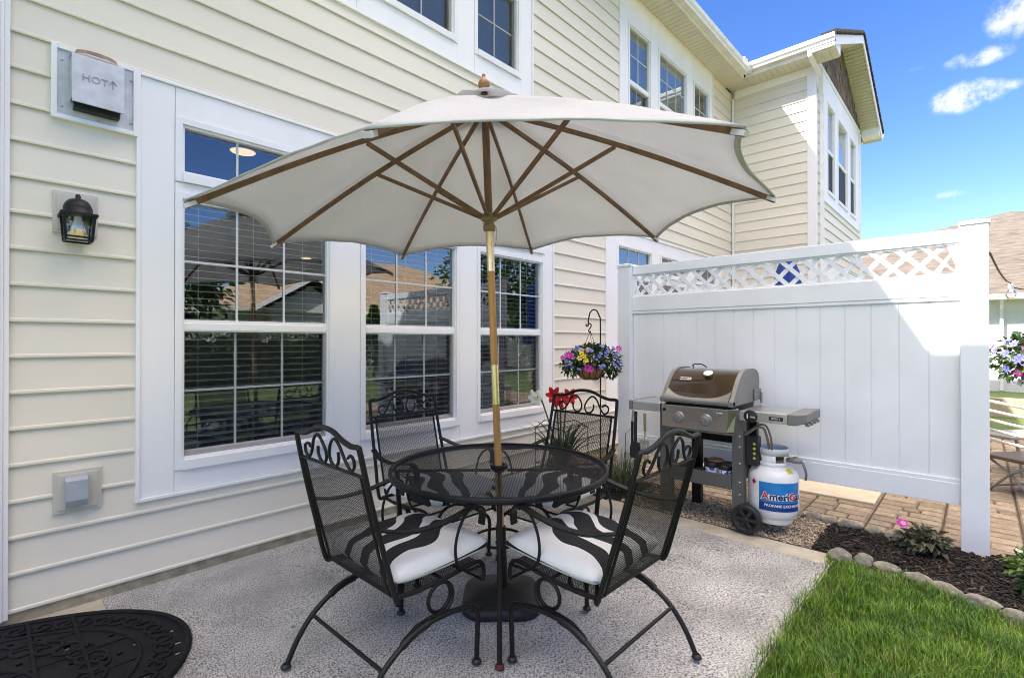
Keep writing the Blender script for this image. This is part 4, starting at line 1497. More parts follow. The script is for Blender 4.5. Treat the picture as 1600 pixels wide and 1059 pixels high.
for i, tip in enumerate(TIPS):
    p0 = ax(2.605)
    d = tip - p0
    p0 = p0 + Vector((d.x, d.y, 0)).normalized() * .045
    # ribs bow slightly under the cloth
    pts = []
    for k in range(9):
        t = k / 8
        p = p0.lerp(tip, t) + Vector((0, 0, .030 * math.sin(PI * t) - .021))
        pts.append(p)
    sd = Vector((-d.y, d.x, 0)).normalized()
    mb = MB(); mb.ribbon(pts[:-1] + [pts[-1].lerp(pts[-2], .02)], sd, .0145, .021)
    rb = UB2(mb, 'rib', WOODB)
    ribpts.append((p0, sd, pts))
    jt = pts[4].lerp(pts[3], .35) + Vector((0, 0, -.014))
    h0 = ax(2.045) + Vector((d.x, d.y, 0)).normalized() * .042
    mb = MB()
    for s in (-1, 1) if False else (0,):
        mb.ribbon([h0 + sd * .0, h0.lerp(jt, .5), jt], sd, .0135, .019)
    UB2(mb, 'strut', WOODB, rb)
    mb = MB()
    u_ = (pts[-1] - pts[-2]).normalized()
    mb.ribbon([pts[-1] - u_ * .045 + Vector((0, 0, -.003)), pts[-1] + u_ * .002 + Vector((0, 0, -.001))], sd, .024, .016)
    UB2(mb, 'tip_pocket', HEMC, rb)
# canopy: eight panels stretched between the ribs, hem scooped between tips
mb = MB()
NR, NA = 14, 10
rings = []
for r_ in range(NR + 1):
    t = .035 + (1 - .035) * r_ / NR
    ring = []
    for i in range(8):
        A_, B_ = TIPS[i], TIPS[(i + 1) % 8]
        for k in range(NA):
            u = k / NA
            sag = 4 * u * (1 - u)
            e = A_.lerp(B_, u)
            scoop = 1 - .052 * sag * (t ** 3)
            p = APEX.lerp(e, t * scoop)
            p.z += .035 * math.sin(PI * t) * (1 - .55 * sag) - .022 * sag * math.sin(PI * min(1, t * 1.0)) + .012 * sag * t ** 4
            p.z += .006 * mnoise.noise(Vector((p.x * 4, p.y * 4, 2))) + .004 * mnoise.noise(Vector((u * 9 + i * 3, t * 2.2, 7))) * t
            ring.append(p)
    rings.append(ring)
n = 8 * NA
vs = [p for rg_ in rings for p in rg_]
fs = [(a * n + k, a * n + (k + 1) % n, (a + 1) * n + (k + 1) % n, (a + 1) * n + k) for a in range(NR) for k in range(n)]
mb.add(vs, fs, True)
cn_ = UB2(mb, 'canopy', CANVAS)
sol = cn_.modifiers.new('thick', 'SOLIDIFY'); sol.thickness = .003; sol.offset = 0
mb = MB()
hv = []
for k in range(n):
    p, q = rings[-1][k], rings[-2][k]
    d_ = (q - p); d_ = d_ * (.024 / d_.length)
    hv += [p + Vector((0, 0, -.0035)), p + d_ + Vector((0, 0, -.0035)), p + Vector((0, 0, .003)) - d_ * .08]
mb.add(hv, [f for k in range(n) for f in ((3 * k, 3 * ((k + 1) % n), 3 * ((k + 1) % n) + 1, 3 * k + 1), (3 * k + 2, 3 * ((k + 1) % n) + 2, 3 * ((k + 1) % n), 3 * k))], True)
UB2(mb, 'hem', mat('hem_canvas', (.58, .57, .58), .9, bump=.2, bscale=260), cn_)
# vent cap with a ruffled edge
mb = MB()
rings2 = []
for r_ in range(7):
    t = r_ / 6
    ring = []
    for k in range(64):
        a = 2 * PI * k / 64
        rad = .015 + .185 * t
        z = .050 - .072 * t ** 1.1 + (.003 * math.sin(a * 8) + .003 * math.sin(a * 13 + 1)) * t ** 3
        ring.append(APEX + exu * (rad * math.cos(a)) + eyu * (rad * math.sin(a)) + AXD * (z - .03))
    rings2.append(ring)
vs = [p for rg_ in rings2 for p in rg_]
fs = [(a * 64 + k, a * 64 + (k + 1) % 64, (a + 1) * 64 + (k + 1) % 64, (a + 1) * 64 + k) for a in range(6) for k in range(64)]
mb.add(vs, fs, True)
vc = UB2(mb, 'vent_cap', CANVAS)
sol = vc.modifiers.new('thick', 'SOLIDIFY'); sol.thickness = .003
mb = MB()
mb.lathe([(.018, .0), (.020, .014), (.016, .018), (.024, .026), (.031, .042), (.030, .056), (.022, .070), (.011, .082), (.008, .090), (.010, .094), (.006, .101), (.0005, .102)], APEX + AXD * .014, 18, axis=AXF)
UB2(mb, 'finial', mat('finial_wood', (.30, .14, .05), .4, var=.2, vscale=20))
# weighted base: rounded square
bcx, bcy = 1.908, 1.868
mb = MB()


def rsq(h, r, z, n=10):
    out = []
    for q in range(4):
        cx, cy = ((1, 1), (-1, 1), (-1, -1), (1, -1))[q]
        for k in range(n + 1):
            a = q * PI / 2 + k / n * PI / 2
            x, y = cx * (h - r) + r * math.cos(a), cy * (h - r) + r * math.sin(a)
            c_, s_ = math.cos(R(44)), math.sin(R(44))
            out.append((bcx + x * c_ - y * s_, bcy + x * s_ + y * c_, z))
    return out


secs = [rsq(.193, .10, .013), rsq(.203, .11, .02), rsq(.203, .11, .05), rsq(.19, .10, .068), rsq(.10, .09, .085), rsq(.05, .045, .10)]
m_ = len(secs[0])
mb.add([p for s_ in secs for p in s_], [(a * m_ + k, a * m_ + (k + 1) % m_, (a + 1) * m_ + (k + 1) % m_, (a + 1) * m_ + k) for a in range(5) for k in range(m_)], True)
mb.add(secs[-1], [tuple(range(m_))])
bs = UB2(mb, 'base', BLACKPL)
mb = MB(); mb.tube([ax(.09), ax(.42)], .027, 14); mb.tube([ax(.36) + Vector((-.02, 0, 0)), ax(.36) + Vector((-.065, -.03, 0))], .006, 6)
mb.build('stem', BLACKMETAL, bs)

# ------------------------------------------------------------------ gas grill
T = thing('gas_grill', 'two burner gas grill with a brown lid and stainless side shelves', 'grill', (4.05, 1.6, 0))


def GP(mb, name, m, parent=None, **k):
    if parent is None: return HB2(mb, name, m, T, **k)
    return mb.build(name, m, parent, **k)


lp = [(3.775, .925), (3.765, .945), (3.775, .965), (3.80, .985), (3.85, 1.045), (3.90, 1.10), (3.96, 1.145), (4.03, 1.168), (4.12, 1.175), (4.22, 1.172), (4.29, 1.155), (4.33, 1.12), (4.345, 1.07), (4.335, 1.0), (4.30, .945), (4.28, .925)]
lsm = [tuple(v[:2]) for v in [(p.x, p.y) for p in curve([(a, b, 0) for a, b in lp], 3)]]
mb = MB(); mb.prism(lsm, lambda p, t: (p[0], t, p[1]), 1.350, 1.853)
lid = GP(mb, 'lid', BROWNEN, bevel=0)
for p in lid.data.polygons: p.use_smooth = len(p.vertices) == 4
cx_, cz_ = 4.06, 1.0
big = [(cx_ + (x - cx_) * 1.022, max(.922, cz_ + (z - cz_) * 1.05)) for x, z in lsm]
for (y0, y1) in ((1.318, 1.3495), (1.8535, 1.885)):
    mb = MB(); mb.prism(big, lambda p, t: (p[0], t, p[1]), y0, y1)
    e = GP(mb, 'lid_end', CASTAL, lid, bevel=.006)
# grey handle lip, top edge dipping toward the middle
mb = MB()
n = 20
vs = []
for i in range(n + 1):
    t = i / n; y = 1.350 + .503 * t
    zt = .966 + .062 * abs(2 * t - 1) ** 3.5
    xt = np.interp(zt, [.965, .985, 1.045], [3.775, 3.80, 3.85])
    vs += [(3.755, y, .918), (3.742, y, .932), (3.745, y, .950), (xt - .012, y, zt), (xt + .01, y, zt - .002), (3.80, y, .918)]
fs = [(i * 6 + k, i * 6 + (k + 1) % 6, i * 6 + 6 + (k + 1) % 6, i * 6 + 6 + k) for i in range(n) for k in range(6)]
mb.add(vs, fs, True)
mb.box(3.745, 3.80, 1.318, 1.3495, .918, .952); mb.box(3.745, 3.80, 1.8535, 1.885, .918, .952)
GP(mb, 'lid_handle', CASTAL, lid)
# badge and thermometer lie on the sloping front (between (3.85,1.045) and (3.96,1.145))
n1 = Vector((-.60, 0, .80)); e2 = Vector((.80, 0, .60))
mb = MB()
c0 = Vector((3.893, 1.735, 1.096))
ey_ = Vector((0, -1, 0))


def plate(mb, c, ex, eu, en, w, h, t, r=.008, n=4):
    poly = []
    for q, (sx, sy) in enumerate(((1, 1), (-1, 1), (-1, -1), (1, -1))):
        for k in range(n + 1):
            a = q * PI / 2 + k / n * PI / 2
            poly.append((sx * (w / 2 - r) + r * math.cos(a), sy * (h / 2 - r) + r * math.sin(a)))
    mb.prism(poly, lambda p, tt: Vector(c) + ex * p[0] + eu * p[1] + en * tt, 0, t)


plate(mb, c0, ey_, e2, n1, .092, .032, .006)
bd = GP(mb, 'badge', mat('badge_silver', (.62, .58, .54), .35, .3), lid)
text_obj('weber', .026, BLACKI, bd, 'lettering', c0 + n1 * .0066 - ey_ * .012, ey_, e2, bold=.0009)
mb = MB()
plate(mb, c0 + n1 * .0062 + ey_ * .031, ey_, e2, n1, .005, .016, .0009, .002)
plate(mb, c0 + n1 * .0062 + ey_ * .031 - e2 * .002, ey_, e2, n1, .013, .004, .0008, .0015)
mb.build('emblem', BLACKI, bd)
mb = MB()
c1 = Vector((3.932, 1.565, 1.130)); n2 = Vector((-.55, 0, .83)); e3 = Vector((.83, 0, .55))
mb.lathe([(.020, -.01), (.020, .012), (.036, .016), (.038, .022), (.036, .028), (.032, .028)], c1, 24, axis=(ey_, e3, n2))
th_ = GP(mb, 'thermometer', STEEL, lid)
mb = MB(); mb.lathe([(.0005, .0265), (.0325, .0265)], c1, 24, axis=(ey_, e3, n2))
mb.cur = 1
for k in range(9):
    a = PI * (-.15 + 1.3 * k / 8)
    d_ = ey_ * math.cos(a) + e3 * math.sin(a); s_ = ey_ * -math.sin(a) + e3 * math.cos(a)
    mb.add([c1 + n2 * .027 + d_ * .022 + s_ * .001, c1 + n2 * .027 + d_ * .028 + s_ * .001, c1 + n2 * .027 + d_ * .028 - s_ * .001, c1 + n2 * .027 + d_ * .022 - s_ * .001], [(0, 1, 2, 3)])
mb.add([c1 + n2 * .0272 + ey_ * .012 + e3 * .004, c1 + n2 * .0272 - ey_ * .012 - e3 * .001, c1 + n2 * .0272 - ey_ * .012 + e3 * .002], [(0, 1, 2)])
GP(mb, 'dial', [WHITEI, BLACKI], lid)
mb = MB()
mb.tube(curve([(4.20, 1.80, 1.178), (4.19, 1.80, 1.20), (4.21, 1.74, 1.205), (4.23, 1.70, 1.18)], 4), .005, 6)
GP(mb, 'hinge_rod', BLACKMETAL, lid)
mb = MB(); mb.box(4.20, 4.34, 1.300, 1.317, .93, 1.02); mb.box(4.31, 4.345, 1.29, 1.30, .90, .99)
GP(mb, 'hinge_bracket', CASTAL, bevel=.006)
# firebox
mb = MB(); mb.prism([(3.83, .70), (3.81, .916), (4.30, .916), (4.25, .68), (3.95, .62)], lambda p, t: (p[0], t, p[1]), 1.345, 1.86)
GP(mb, 'firebox', BLACKMETAL, bevel=.01)
# control panel, leaning back, right end cut at a slant
mb = MB()
fa, fb = (3.800, .715), (3.770, .895)
mb.add([(fa[0], 1.895, fa[1]), (fa[0], 1.385, fa[1]), (fb[0] + .004, 1.355, fb[1]), (fb[0], 1.885, fb[1]),
        (fa[0] + .05, 1.895, fa[1]), (fa[0] + .05, 1.31, fa[1] + .005), (fb[0] + .075, 1.30, fb[1] + .004), (fb[0] + .06, 1.885, fb[1] + .012)],
       [(0, 1, 2, 3), (4, 7, 6, 5), (0, 4, 5, 1), (1, 5, 6, 2), (2, 6, 7, 3), (3, 7, 4, 0)])
cp = GP(mb, 'control_panel', STEEL, bevel=.006)
mb = MB(); mb.box(3.803, 3.86, 1.32, 1.893, .700, .7145); GP(mb, 'panel_lip', CARTGREY, cp)
nk = Vector((-.986, 0, -.164)); uk = Vector((-.164, 0, .986))
for y in (1.745, 1.53):
    ck = Vector((3.786, y, .80))
    mb = MB()
    mb.lathe([(.049, .0), (.049, .006), (.044, .009)], ck, 28, axis=(ey_, uk, nk))
    bz = GP(mb, 'bezel', STEEL, cp)
    mb = MB()
    mb.lathe([(.042, .004), (.040, .030), (.034, .040), (.028, .043), (.0005, .043)], ck, 28, axis=(ey_, uk, nk))
    gr = ck + nk * .043
    mb.prism([(-.008, -.036), (.008, -.036), (.008, .036), (-.008, .036)], lambda p, t: ck + ey_ * p[0] + uk * p[1] + nk * t, .03, .054)
    mb.cur = 1
    mb.prism([(-.004, .026), (.004, .026), (.004, .037), (-.004, .037)], lambda p, t: ck + ey_ * p[0] + uk * p[1] + nk * t, .0545, .056)
    GP(mb, 'knob', [GREYP, REDI], cp, bevel=.002)
mb = MB(); mb.lathe([(.014, 0), (.014, .01), (.011, .014), (.0005, .014)], (3.785, 1.862, .855), 16, axis=(ey_, uk, nk)); GP(mb, 'igniter_button', BLACKPL, cp)
mb = MB()
ck = Vector((3.783, 1.425, .845))
mb.prism([(-.022, .024), (.022, .024), (.022, -.014), (0, -.03), (-.022, -.014)], lambda p, t: ck + ey_ * p[0] + uk * p[1] + nk * t, .0, .0015)
mb.cur = 1
for a, b, c_, d_ in ((-.014, -.001, .004, .014), (.002, .014, .004, .014), (-.012, .012, -.008, .0)):
    mb.prism([(a, c_), (b, c_), (b, d_), (a, d_)], lambda p, t: ck + ey_ * p[0] + uk * p[1] + nk * t, .0016, .002)
GP(mb, 'sticker', [WHITEI, mat('sticker_ink', (.25, .12, .16), .5)], cp)
# side shelves
SHELFST = mat('shelf_steel', (.62, .61, .59), .3, 1.0, var=.05, vscale=3, stretch=(14, 1, 14), bump=.04, bscale=90)
for nm, y0, y1, capy in (('side_shelf', 1.905, 2.155, (2.155, 2.19)), ('side_shelf', .97, 1.285, (.86, .97))):
    mb = MB(); mb.box(3.785, 4.22, y0, y1, .825, .897)
    sh = GP(mb, nm, SHELFST, bevel=.008)
    mb = MB()
    a, b = capy
    if b > 2:
        mb.box(3.782, 4.224, a + .0005, b, .822, .900)
    else:
        mb.add([(3.782, b, .822), (3.782, a + .055, .822), (3.84, a, .84), (4.224, a, .84), (4.224, b, .822), (3.782, b, .900), (3.782, a + .055, .900), (3.84, a, .905), (4.224, a, .905), (4.224, b, .900)],
               [(0, 1, 6, 5), (1, 2, 7, 6), (2, 3, 8, 7), (3, 4, 9, 8), (4, 0, 5, 9), (5, 6, 7, 8, 9), (4, 3, 2, 1, 0)])
        for yy in (3.87, 3.96, 4.05, 4.14):
            mb.box(yy - .012, yy + .012, a - .012, a + .02, .815, .8395)
    GP(mb, 'end_cap', CASTAL, sh, bevel=.008)
    if b < 2:
        mb = MB(); mb.box(3.7825, 3.785, .995, 1.085, .847, .872)
        pl_ = GP(mb, 'nameplate', BLACKI, sh)
        text_obj('SPIRIT II', .017, WHITEI, sh, 'lettering', (3.7815, 1.04, .8595), (0, -1, 0), (0, 0, 1), ext=.0006)
        mb = MB(); mb.lathe([(.046, 0), (.046, .010), (.042, .013), (.0005, .013)], (3.785, 1.205, .862), 28, axis=(ey_, Vector((0, 0, 1)), Vector((-1, 0, 0))))
        GP(mb, 'round_gauge', BLACKI, sh)
        text_obj('i', .05, WHITEI, sh, 'gauge_mark', (3.7712, 1.224, .862), (0, -1, 0), (0, 0, 1), ext=.0006, bold=.0015)
        text_obj('GRILL', .015, WHITEI, sh, 'gauge_lettering', (3.7712, 1.188, .858), (0, -1, 0), (0, 0, 1), ext=.0006)
# cart
for (y0, y1, z0) in ((1.272, 1.352, .10), (1.835, 1.925, .012)):
    mb = MB()
    mb.prism([(3.83, .86), (3.83, z0 + .06), (3.85, z0), (3.90, z0), (3.905, .86)], lambda p, t: (p[0], t, p[1]), y0, y1)
    lg = GP(mb, 'leg', CARTGREY, bevel=.006)
    mb = MB()
    for z in (.70, .62, .50, .36, .27):
        mb.lathe([(.008, 0), (.007, .004), (.0005, .006)], (3.83, (y0 + y1) / 2 - .015, z), 10, axis=(ey_, Vector((0, 0, 1)), Vector((-1, 0, 0))))
    GP(mb, 'bolt', STEEL, lg)
for (y0, y1) in ((1.30, 1.37), (1.75, 1.83)):
    mb = MB(); mb.box(4.22, 4.28, y0, y1, .012 if y0 > 1.5 else .10, .83)
    GP(mb, 'leg', BLACKMETAL, bevel=.005)
mb = MB()
mb.box(3.84, 4.27, 1.355, 1.832, .31, .325)
mb.box(3.82, 3.838, 1.355, 1.832, .295, .40); mb.box(4.272, 4.285, 1.375, 1.745, .295, .40)
mb.box(3.84, 4.27, 1.3575, 1.372, .326, .40); mb.box(3.84, 4.27, 1.815, 1.83, .326, .40)
GP(mb, 'bottom_shelf', CARTGREY, bevel=.004)
for x in (3.80, 4.24):
    mb = MB()
    ez_ = Vector((-1, 0, 0))
    fx = (ey_, Vector((0, 0, 1)), ez_)
    mb.lathe([(.030, -.02), (.034, .0), (.066, .0), (.074, .018), (.098, .018), (.103, .01), (.103, -.022), (.095, -.03), (.03, -.03), (.03, -.02)], (x, 1.242, .112), 36, axis=fx)
    for k in range(6):
        a = k * PI / 3
        d_ = ey_ * math.cos(a) + Vector((0, 0, 1)) * math.sin(a); s_ = ey_ * -math.sin(a) + Vector((0, 0, 1)) * math.cos(a)
        c_ = Vector((x, 1.242, .112))
        mb.prism([(.012, -.010), (.078, -.014), (.078, .014), (.012, .010)], lambda p, t: c_ + d_ * p[0] + s_ * p[1] + ez_ * t, -.004, .014)
    mb.lathe([(.0005, .022), (.014, .021), (.018, .014), (.018, 0)], (x, 1.242, .112), 16, axis=fx)
    GP(mb, 'wheel', BLACKPL)
mb = MB(); mb.tube([(3.83, 1.242, .112), (4.22, 1.242, .112)], .008, 8); mb.box(3.84, 4.22, 1.262, 1.29, .14, .19)
GP(mb, 'axle', CARTGREY)
# tank gauge box and gas hose
mb = MB(); mb.box(3.87, 3.95, 1.185, 1.268, .49, .70)
mb.cur = 1
for z in (.545, .58, .615, .65):
    mb.lathe([(.0005, .004), (.010, .004), (.010, 0)], (3.87, 1.208, z), 10, axis=(ey_, Vector((0, 0, 1)), Vector((-1, 0, 0))))
GP(mb, 'tank_gauge', [BLACKPL, mat('gauge_dot', (.55, .52, .05), .4)], bevel=.003)
HOSE = mat('gas_hose', (.20, .15, .10), .6, var=.2, vscale=30)
mb = MB()
mb.tube(curve([(3.86, 1.285, .705), (3.85, 1.235, .735), (3.845, 1.185, .775), (3.85, 1.14, .775), (3.86, 1.12, .72), (3.88, 1.115, .66), (3.92, 1.12, .60)], 6), .009, 8)
mb.tube(curve([(3.87, 1.275, .72), (3.86, 1.225, .755), (3.86, 1.17, .795), (3.865, 1.125, .79), (3.875, 1.10, .72), (3.89, 1.095, .64), (3.95, 1.11, .575)], 6), .007, 8)
GP(mb, 'gas_hose', HOSE)

# propane tank
PX, PY = 4.0, 1.118
T = thing('propane_tank', 'white propane tank with a blue label hung beside the grill', 'gas tank', (PX, PY, .09))
mb = MB()
rt = .168
mb.lathe([(.0005, .112), (.09, .114), (.13, .125), (.155, .150), (.166, .19), (rt, .22), (rt, .395), (.166, .42), (.155, .45), (.13, .478), (.10, .496), (.06, .506), (.0005, .51)], (PX, PY, 0), 48)
for z in (.385, .37, .355, .34, .325, .31): pass
mb.build('body', TANKW, T).matrix_parent_inverse = Matrix.Translation(T.location).inverted()
mb = MB(); mb.lathe([(.120, .122), (.116, .092), (.121, .088), (.126, .092), (.128, .126)], (PX, PY, 0), 40)
HB2(mb, 'foot_ring', TANKW, T)
mb = MB()
# collar: upright posts and a rolled top band
mb.lathe([(.100, .575), (.103, .572), (.103, .618), (.100, .624), (.096, .620), (.097, .575), (.100, .575)], (PX, PY, 0), 40)
mb.lathe([(.100, .49), (.103, .49), (.103, .525), (.097, .525), (.097, .49)], (PX, PY, 0), 40, a0=R(60), a1=R(350))
for a0, a1 in ((150, 205), (240, 262), (330, 380), (80, 110)):
    mb.lathe([(.0965, .49), (.1025, .49), (.1025, .58), (.0965, .58), (.0965, .49)], (PX, PY, 0), 8, a0=R(a0), a1=R(a1))
HB2(mb, 'collar', TANKW, T)
mb = MB()
mb.lathe([(.022, .505), (.022, .555), (.015, .56), (.015, .585), (.03, .588), (.03, .605), (.0005, .606)], (PX, PY, 0), 16)
mb.tube([(PX, PY, .545), (PX - .03, PY - .12, .55)], .017, 10)
HB2(mb, 'valve', mat('valve_brass', (.30, .24, .13), .35, .9), T)
mb = MB()
rc_ = Vector((PX - .02, PY - .155, .552))
mb.lathe([(.012, -.02), (.040, -.016), (.044, -.004), (.044, .006), (.036, .014), (.018, .018), (.016, .024), (.0005, .025)], rc_, 24, axis=(Vector((0, 1, 0)), Vector((0, 0, 1)), Vector((1, 0, 0))) if False else (Vector((1, 0, 0)), Vector((0, 1, 0)), Vector((0, 0, 1))))
mb.tube(curve([rc_ + Vector((0, -.03, 0)), rc_ + Vector((.0, -.05, -.03)), rc_ + Vector((.02, -.06, -.09)), rc_ + Vector((.05, -.05, -.14))], 5), .009, 8)
HB2(mb, 'regulator', GREYP, T)
# label wraps the side that faces the patio: centre angle toward the camera
LA = math.atan2(-PY, -PX) + R(16)


def wrap(r):
    def f(x, y, z):
        a = LA + x / rt
        rr = r + z
        return Vector((PX + rr * math.cos(a), PY + rr * math.sin(a), y))
    return f


mb = MB()
n = 24
vs = []
for i in range(n + 1):
    a = LA - .84 + 1.74 * i / n
    for z in (.198, .398): vs.append((PX + (rt + .0012) * math.cos(a), PY + (rt + .0012) * math.sin(a), z))
mb.add(vs, [(2 * i, 2 * i + 2, 2 * i + 3, 2 * i + 1) for i in range(n)], True)
lb = HB2(mb, 'label', LABELB, T)
wf = wrap(rt + .0016)
mb = MB()
vs = []
for i in range(n + 1):
    a = LA - .84 + 1.74 * i / n
    for z in (.198, .258): vs.append((PX + (rt + .0016) * math.cos(a), PY + (rt + .0016) * math.sin(a), z))
mb.add(vs, [(2 * i, 2 * i + 2, 2 * i + 3, 2 * i + 1) for i in range(n)], True)
mb.build('label_band', mat('label_navy', (.004, .04, .20), .35), lb)
x0 = -.082
o_ = text_obj('AmeriGas', .069, WHITEI, lb, 'lettering_outline', (0, 0, 0), (1, 0, 0), (0, 0, 1), bend=lambda x, y, z: wrap(rt + .0020)(x + .018, y + .300, z * .1), bold=.0052, ext=.001)
o_ = text_obj('A', .069, REDI, lb, 'lettering', (0, 0, 0), (1, 0, 0), (0, 0, 1), bend=lambda x, y, z: wrap(rt + .0030)(x + .018, y + .300, z * .1), bold=.0008, ext=.001, align='LEFT')
# measure the word so that each coloured run sits exactly over the outline


def run_width(s, size):
    cu = bpy.data.curves.new('t', 'FONT'); cu.body = s; cu.size = size
    ob = bpy.data.objects.new('t', cu); COL.objects.link(ob); bpy.context.view_layer.update()
    w = ob.dimensions.x
    bpy.data.objects.remove(ob)
    return w


full = run_width('AmeriGas', .069)
bpy.data.objects.remove(o_)
pos = -full / 2 + .018
for s_, m_2 in (('A', REDI), ('meri', NAVY), ('G', REDI), ('as', NAVY)):
    off = run_width('AmeriGas'[:'AmeriGas'.index(s_) + len(s_)], .069) - run_width(s_, .069)
    st = -full / 2 + .018 + off
    text_obj(s_, .069, m_2, lb, 'lettering', (0, 0, 0), (1, 0, 0), (0, 0, 1), bend=lambda x, y, z, st=st: wrap(rt + .0032)(x + st, y + .300, z * .1), bold=.0020, ext=.001, align='LEFT')
text_obj('PROPANE EXCHANGE', .026, WHITEI, lb, 'small_lettering', (0, 0, 0), (1, 0, 0), (0, 0, 1), bend=lambda x, y, z: wrap(rt + .0022)(x + .026, y + .237, z * .1), ext=.001, bold=.0005)
mb = MB()
for sg, m2_ in ((0, .022),):
    ca_ = LA - 1.10
    pts = []
    for (u, v) in ((0, .022), (.020, 0), (0, -.022), (-.020, 0)):
        a = ca_ + u / rt
        pts.append((PX + (rt + .0015) * math.cos(a), PY + (rt + .0015) * math.sin(a), .385 + v))
    mb.add(pts, [(0, 3, 2, 1)])
HB2(mb, 'hazard_diamond', mat('hazard_red', (.35, .02, .07), .4), T)
mb = MB()
ys = []
for i in range(4):
    a = LA + .42 + .11 * i
    for (r_, z) in ((.150, .461), (.120, .4895)): ys.append((PX + r_ * math.cos(a), PY + r_ * math.sin(a), z))
mb.add(ys, [(0, 2, 3, 1), (2, 4, 5, 3), (4, 6, 7, 5)])
HB2(mb, 'yellow_sticker', YELLOW, T)

# tools hanging from the left shelf
T = thing('grill_spatula', 'grill spatula with slotted steel blade hanging by a wooden handle from the grill shelf', 'spatula', (3.79, 2.04, .4))
mb = MB(); mb.tube([(3.775, 2.035, .80), (3.775, 2.032, .65)], .011, 8); HB2(mb, 'handle', mat('tool_wood', (.30, .21, .10), .5), T)
mb = MB(); mb.tube([(3.775, 2.032, .65), (3.776, 2.035, .58)], .005, 6)
for k in range(4):
    mb.box(3.774, 3.776, 2.000 + k * .022, 2.013 + k * .022, .44, .545)
mb.box(3.774, 3.776, 2.0, 2.079, .545, .58); mb.box(3.774, 3.776, 2.0, 2.079, .425, .44)
HB2(mb, 'blade', STEEL, T)
T = thing('grill_brush', 'black grill brush hanging from the grill shelf beside the spatula', 'brush', (3.79, 2.11, .4))
mb = MB(); mb.tube([(3.775, 2.115, .81), (3.775, 2.117, .72), (3.775, 2.12, .55)], .012, 8); HB2(mb, 'handle', BLACKPL, T)
mb = MB(); mb.prism([(2.085, .55), (2.155, .55), (2.17, .50), (2.165, .42), (2.08, .42), (2.075, .50)], lambda p, t: (3.765 + t, p[0], p[1]), 0, .03); HB2(mb, 'head', BLACKPL, T, bevel=.008)
T = thing('grill_tongs', 'steel grill tongs with black grips hanging second from the shelf end', 'tongs', (3.80, 2.16, .4))
mb = MB()
for s in (0, .022): mb.tube([(3.80, 2.15 + s * .5, .815), (3.80, 2.145 + s, .72)], .006, 6)
HB2(mb, 'arms', STEEL, T)
mb = MB()
for s in (0, .025): mb.tube([(3.80, 2.143 + s, .72), (3.80, 2.14 + s, .50)], .010, 8)
HB2(mb, 'grips', BLACKPL, T)
# canisters on the bottom shelf
CAN = bpy.data.materials.new('blue_white_enamel'); CAN.use_nodes = True
t_ = CAN.node_tree; b_ = t_.nodes['Principled BSDF']; b_.inputs['Roughness'].default_value = .15
tcn = t_.nodes.new('ShaderNodeTexCoord'); vz = t_.nodes.new('ShaderNodeTexNoise'); vz.inputs['Scale'].default_value = 34; vz.inputs['Detail'].default_value = 2
rp_ = t_.nodes.new('ShaderNodeValToRGB'); rp_.color_ramp.interpolation = 'CONSTANT'
rp_.color_ramp.elements[0].color = (.75, .76, .8, 1); rp_.color_ramp.elements[1].position = .54; rp_.color_ramp.elements[1].color = (.02, .035, .14, 1)
t_.links.new(tcn.outputs['Object'], vz.inputs['Vector']); t_.links.new(vz.outputs['Fac'], rp_.inputs['Fac']); t_.links.new(rp_.outputs[0], b_.inputs['Base Color'])
for (x, y, lab, lidm, lidl) in ((3.92, 1.535, 'blue and white patterned canister with a brown lid on the grill bottom shelf', WOODB, 0), (3.90, 1.425, 'blue and white patterned canister with a black lid on the grill bottom shelf', BLACKPL, 1)):
    T = thing('canister', lab, 'canister', (x, y, .326), 0, 'canisters on the grill shelf')
    mb = MB(); mb.lathe([(.0005, .326), (.048, .327), (.050, .335), (.050, .42), (.048, .424)], (x, y, 0), 24); HB2(mb, 'pot', CAN, T)
    mb = MB(); mb.lathe([(.0005, .462), (.05, .460), (.056, .452), (.056, .43), (.051, .4245)], (x, y, 0), 24); HB2(mb, 'lid', BLACKPL, T)
    if not lidl:
        mb = MB(); mb.lathe([(.0005, .482), (.06, .480), (.064, .470), (.058, .4615)], (x + .03, y - .02, 0), 24); HB2(mb, 'wooden_top', WOODB, T)


# ------------------------------------------------------------------ plants
def leaf(mb, p, d, up, ln, wd, fold=.25):
    d = Vector(d).normalized(); up = Vector(up)
    s = d.cross(up)
    if s.length < 1e-4: s = Vector((1, 0, 0))
    s.normalize(); n = s.cross(d)
    p = Vector(p)
    m1 = p + d * ln * .45
    mb.add([p, m1 + s * wd / 2 + n * wd * fold, p + d * ln - n * ln * .12, m1 - s * wd / 2 + n * wd * fold, m1], [(0, 1, 4), (1, 2, 4), (2, 3, 4), (3, 0, 4)], False)


def foliage(mb, c, rad, n, size, rn, lo=.55, zmin=-1.0, droop=0.3):
    c = Vector(c)
    for _ in range(n):
        v = Vector((rn.gauss(0, 1), rn.gauss(0, 1), rn.gauss(0, 1))).normalized()
        if v.z < zmin: v.z = -v.z
        r_ = lo + (1 - lo) * rn.random() ** .6
        bump_ = 1 + .28 * mnoise.noise(v * 2.1 + c)
        p = c + Vector((v.x * rad[0], v.y * rad[1], v.z * rad[2])) * r_ * bump_
        d = (v + Vector((rn.gauss(0, .6), rn.gauss(0, .6), rn.gauss(0, .6) - droop)))
        s = size * rn.uniform(.6, 1.35)
        leaf(mb, p, d, Vector((rn.gauss(0, .5), rn.gauss(0, .5), 1)), s, s * .62)


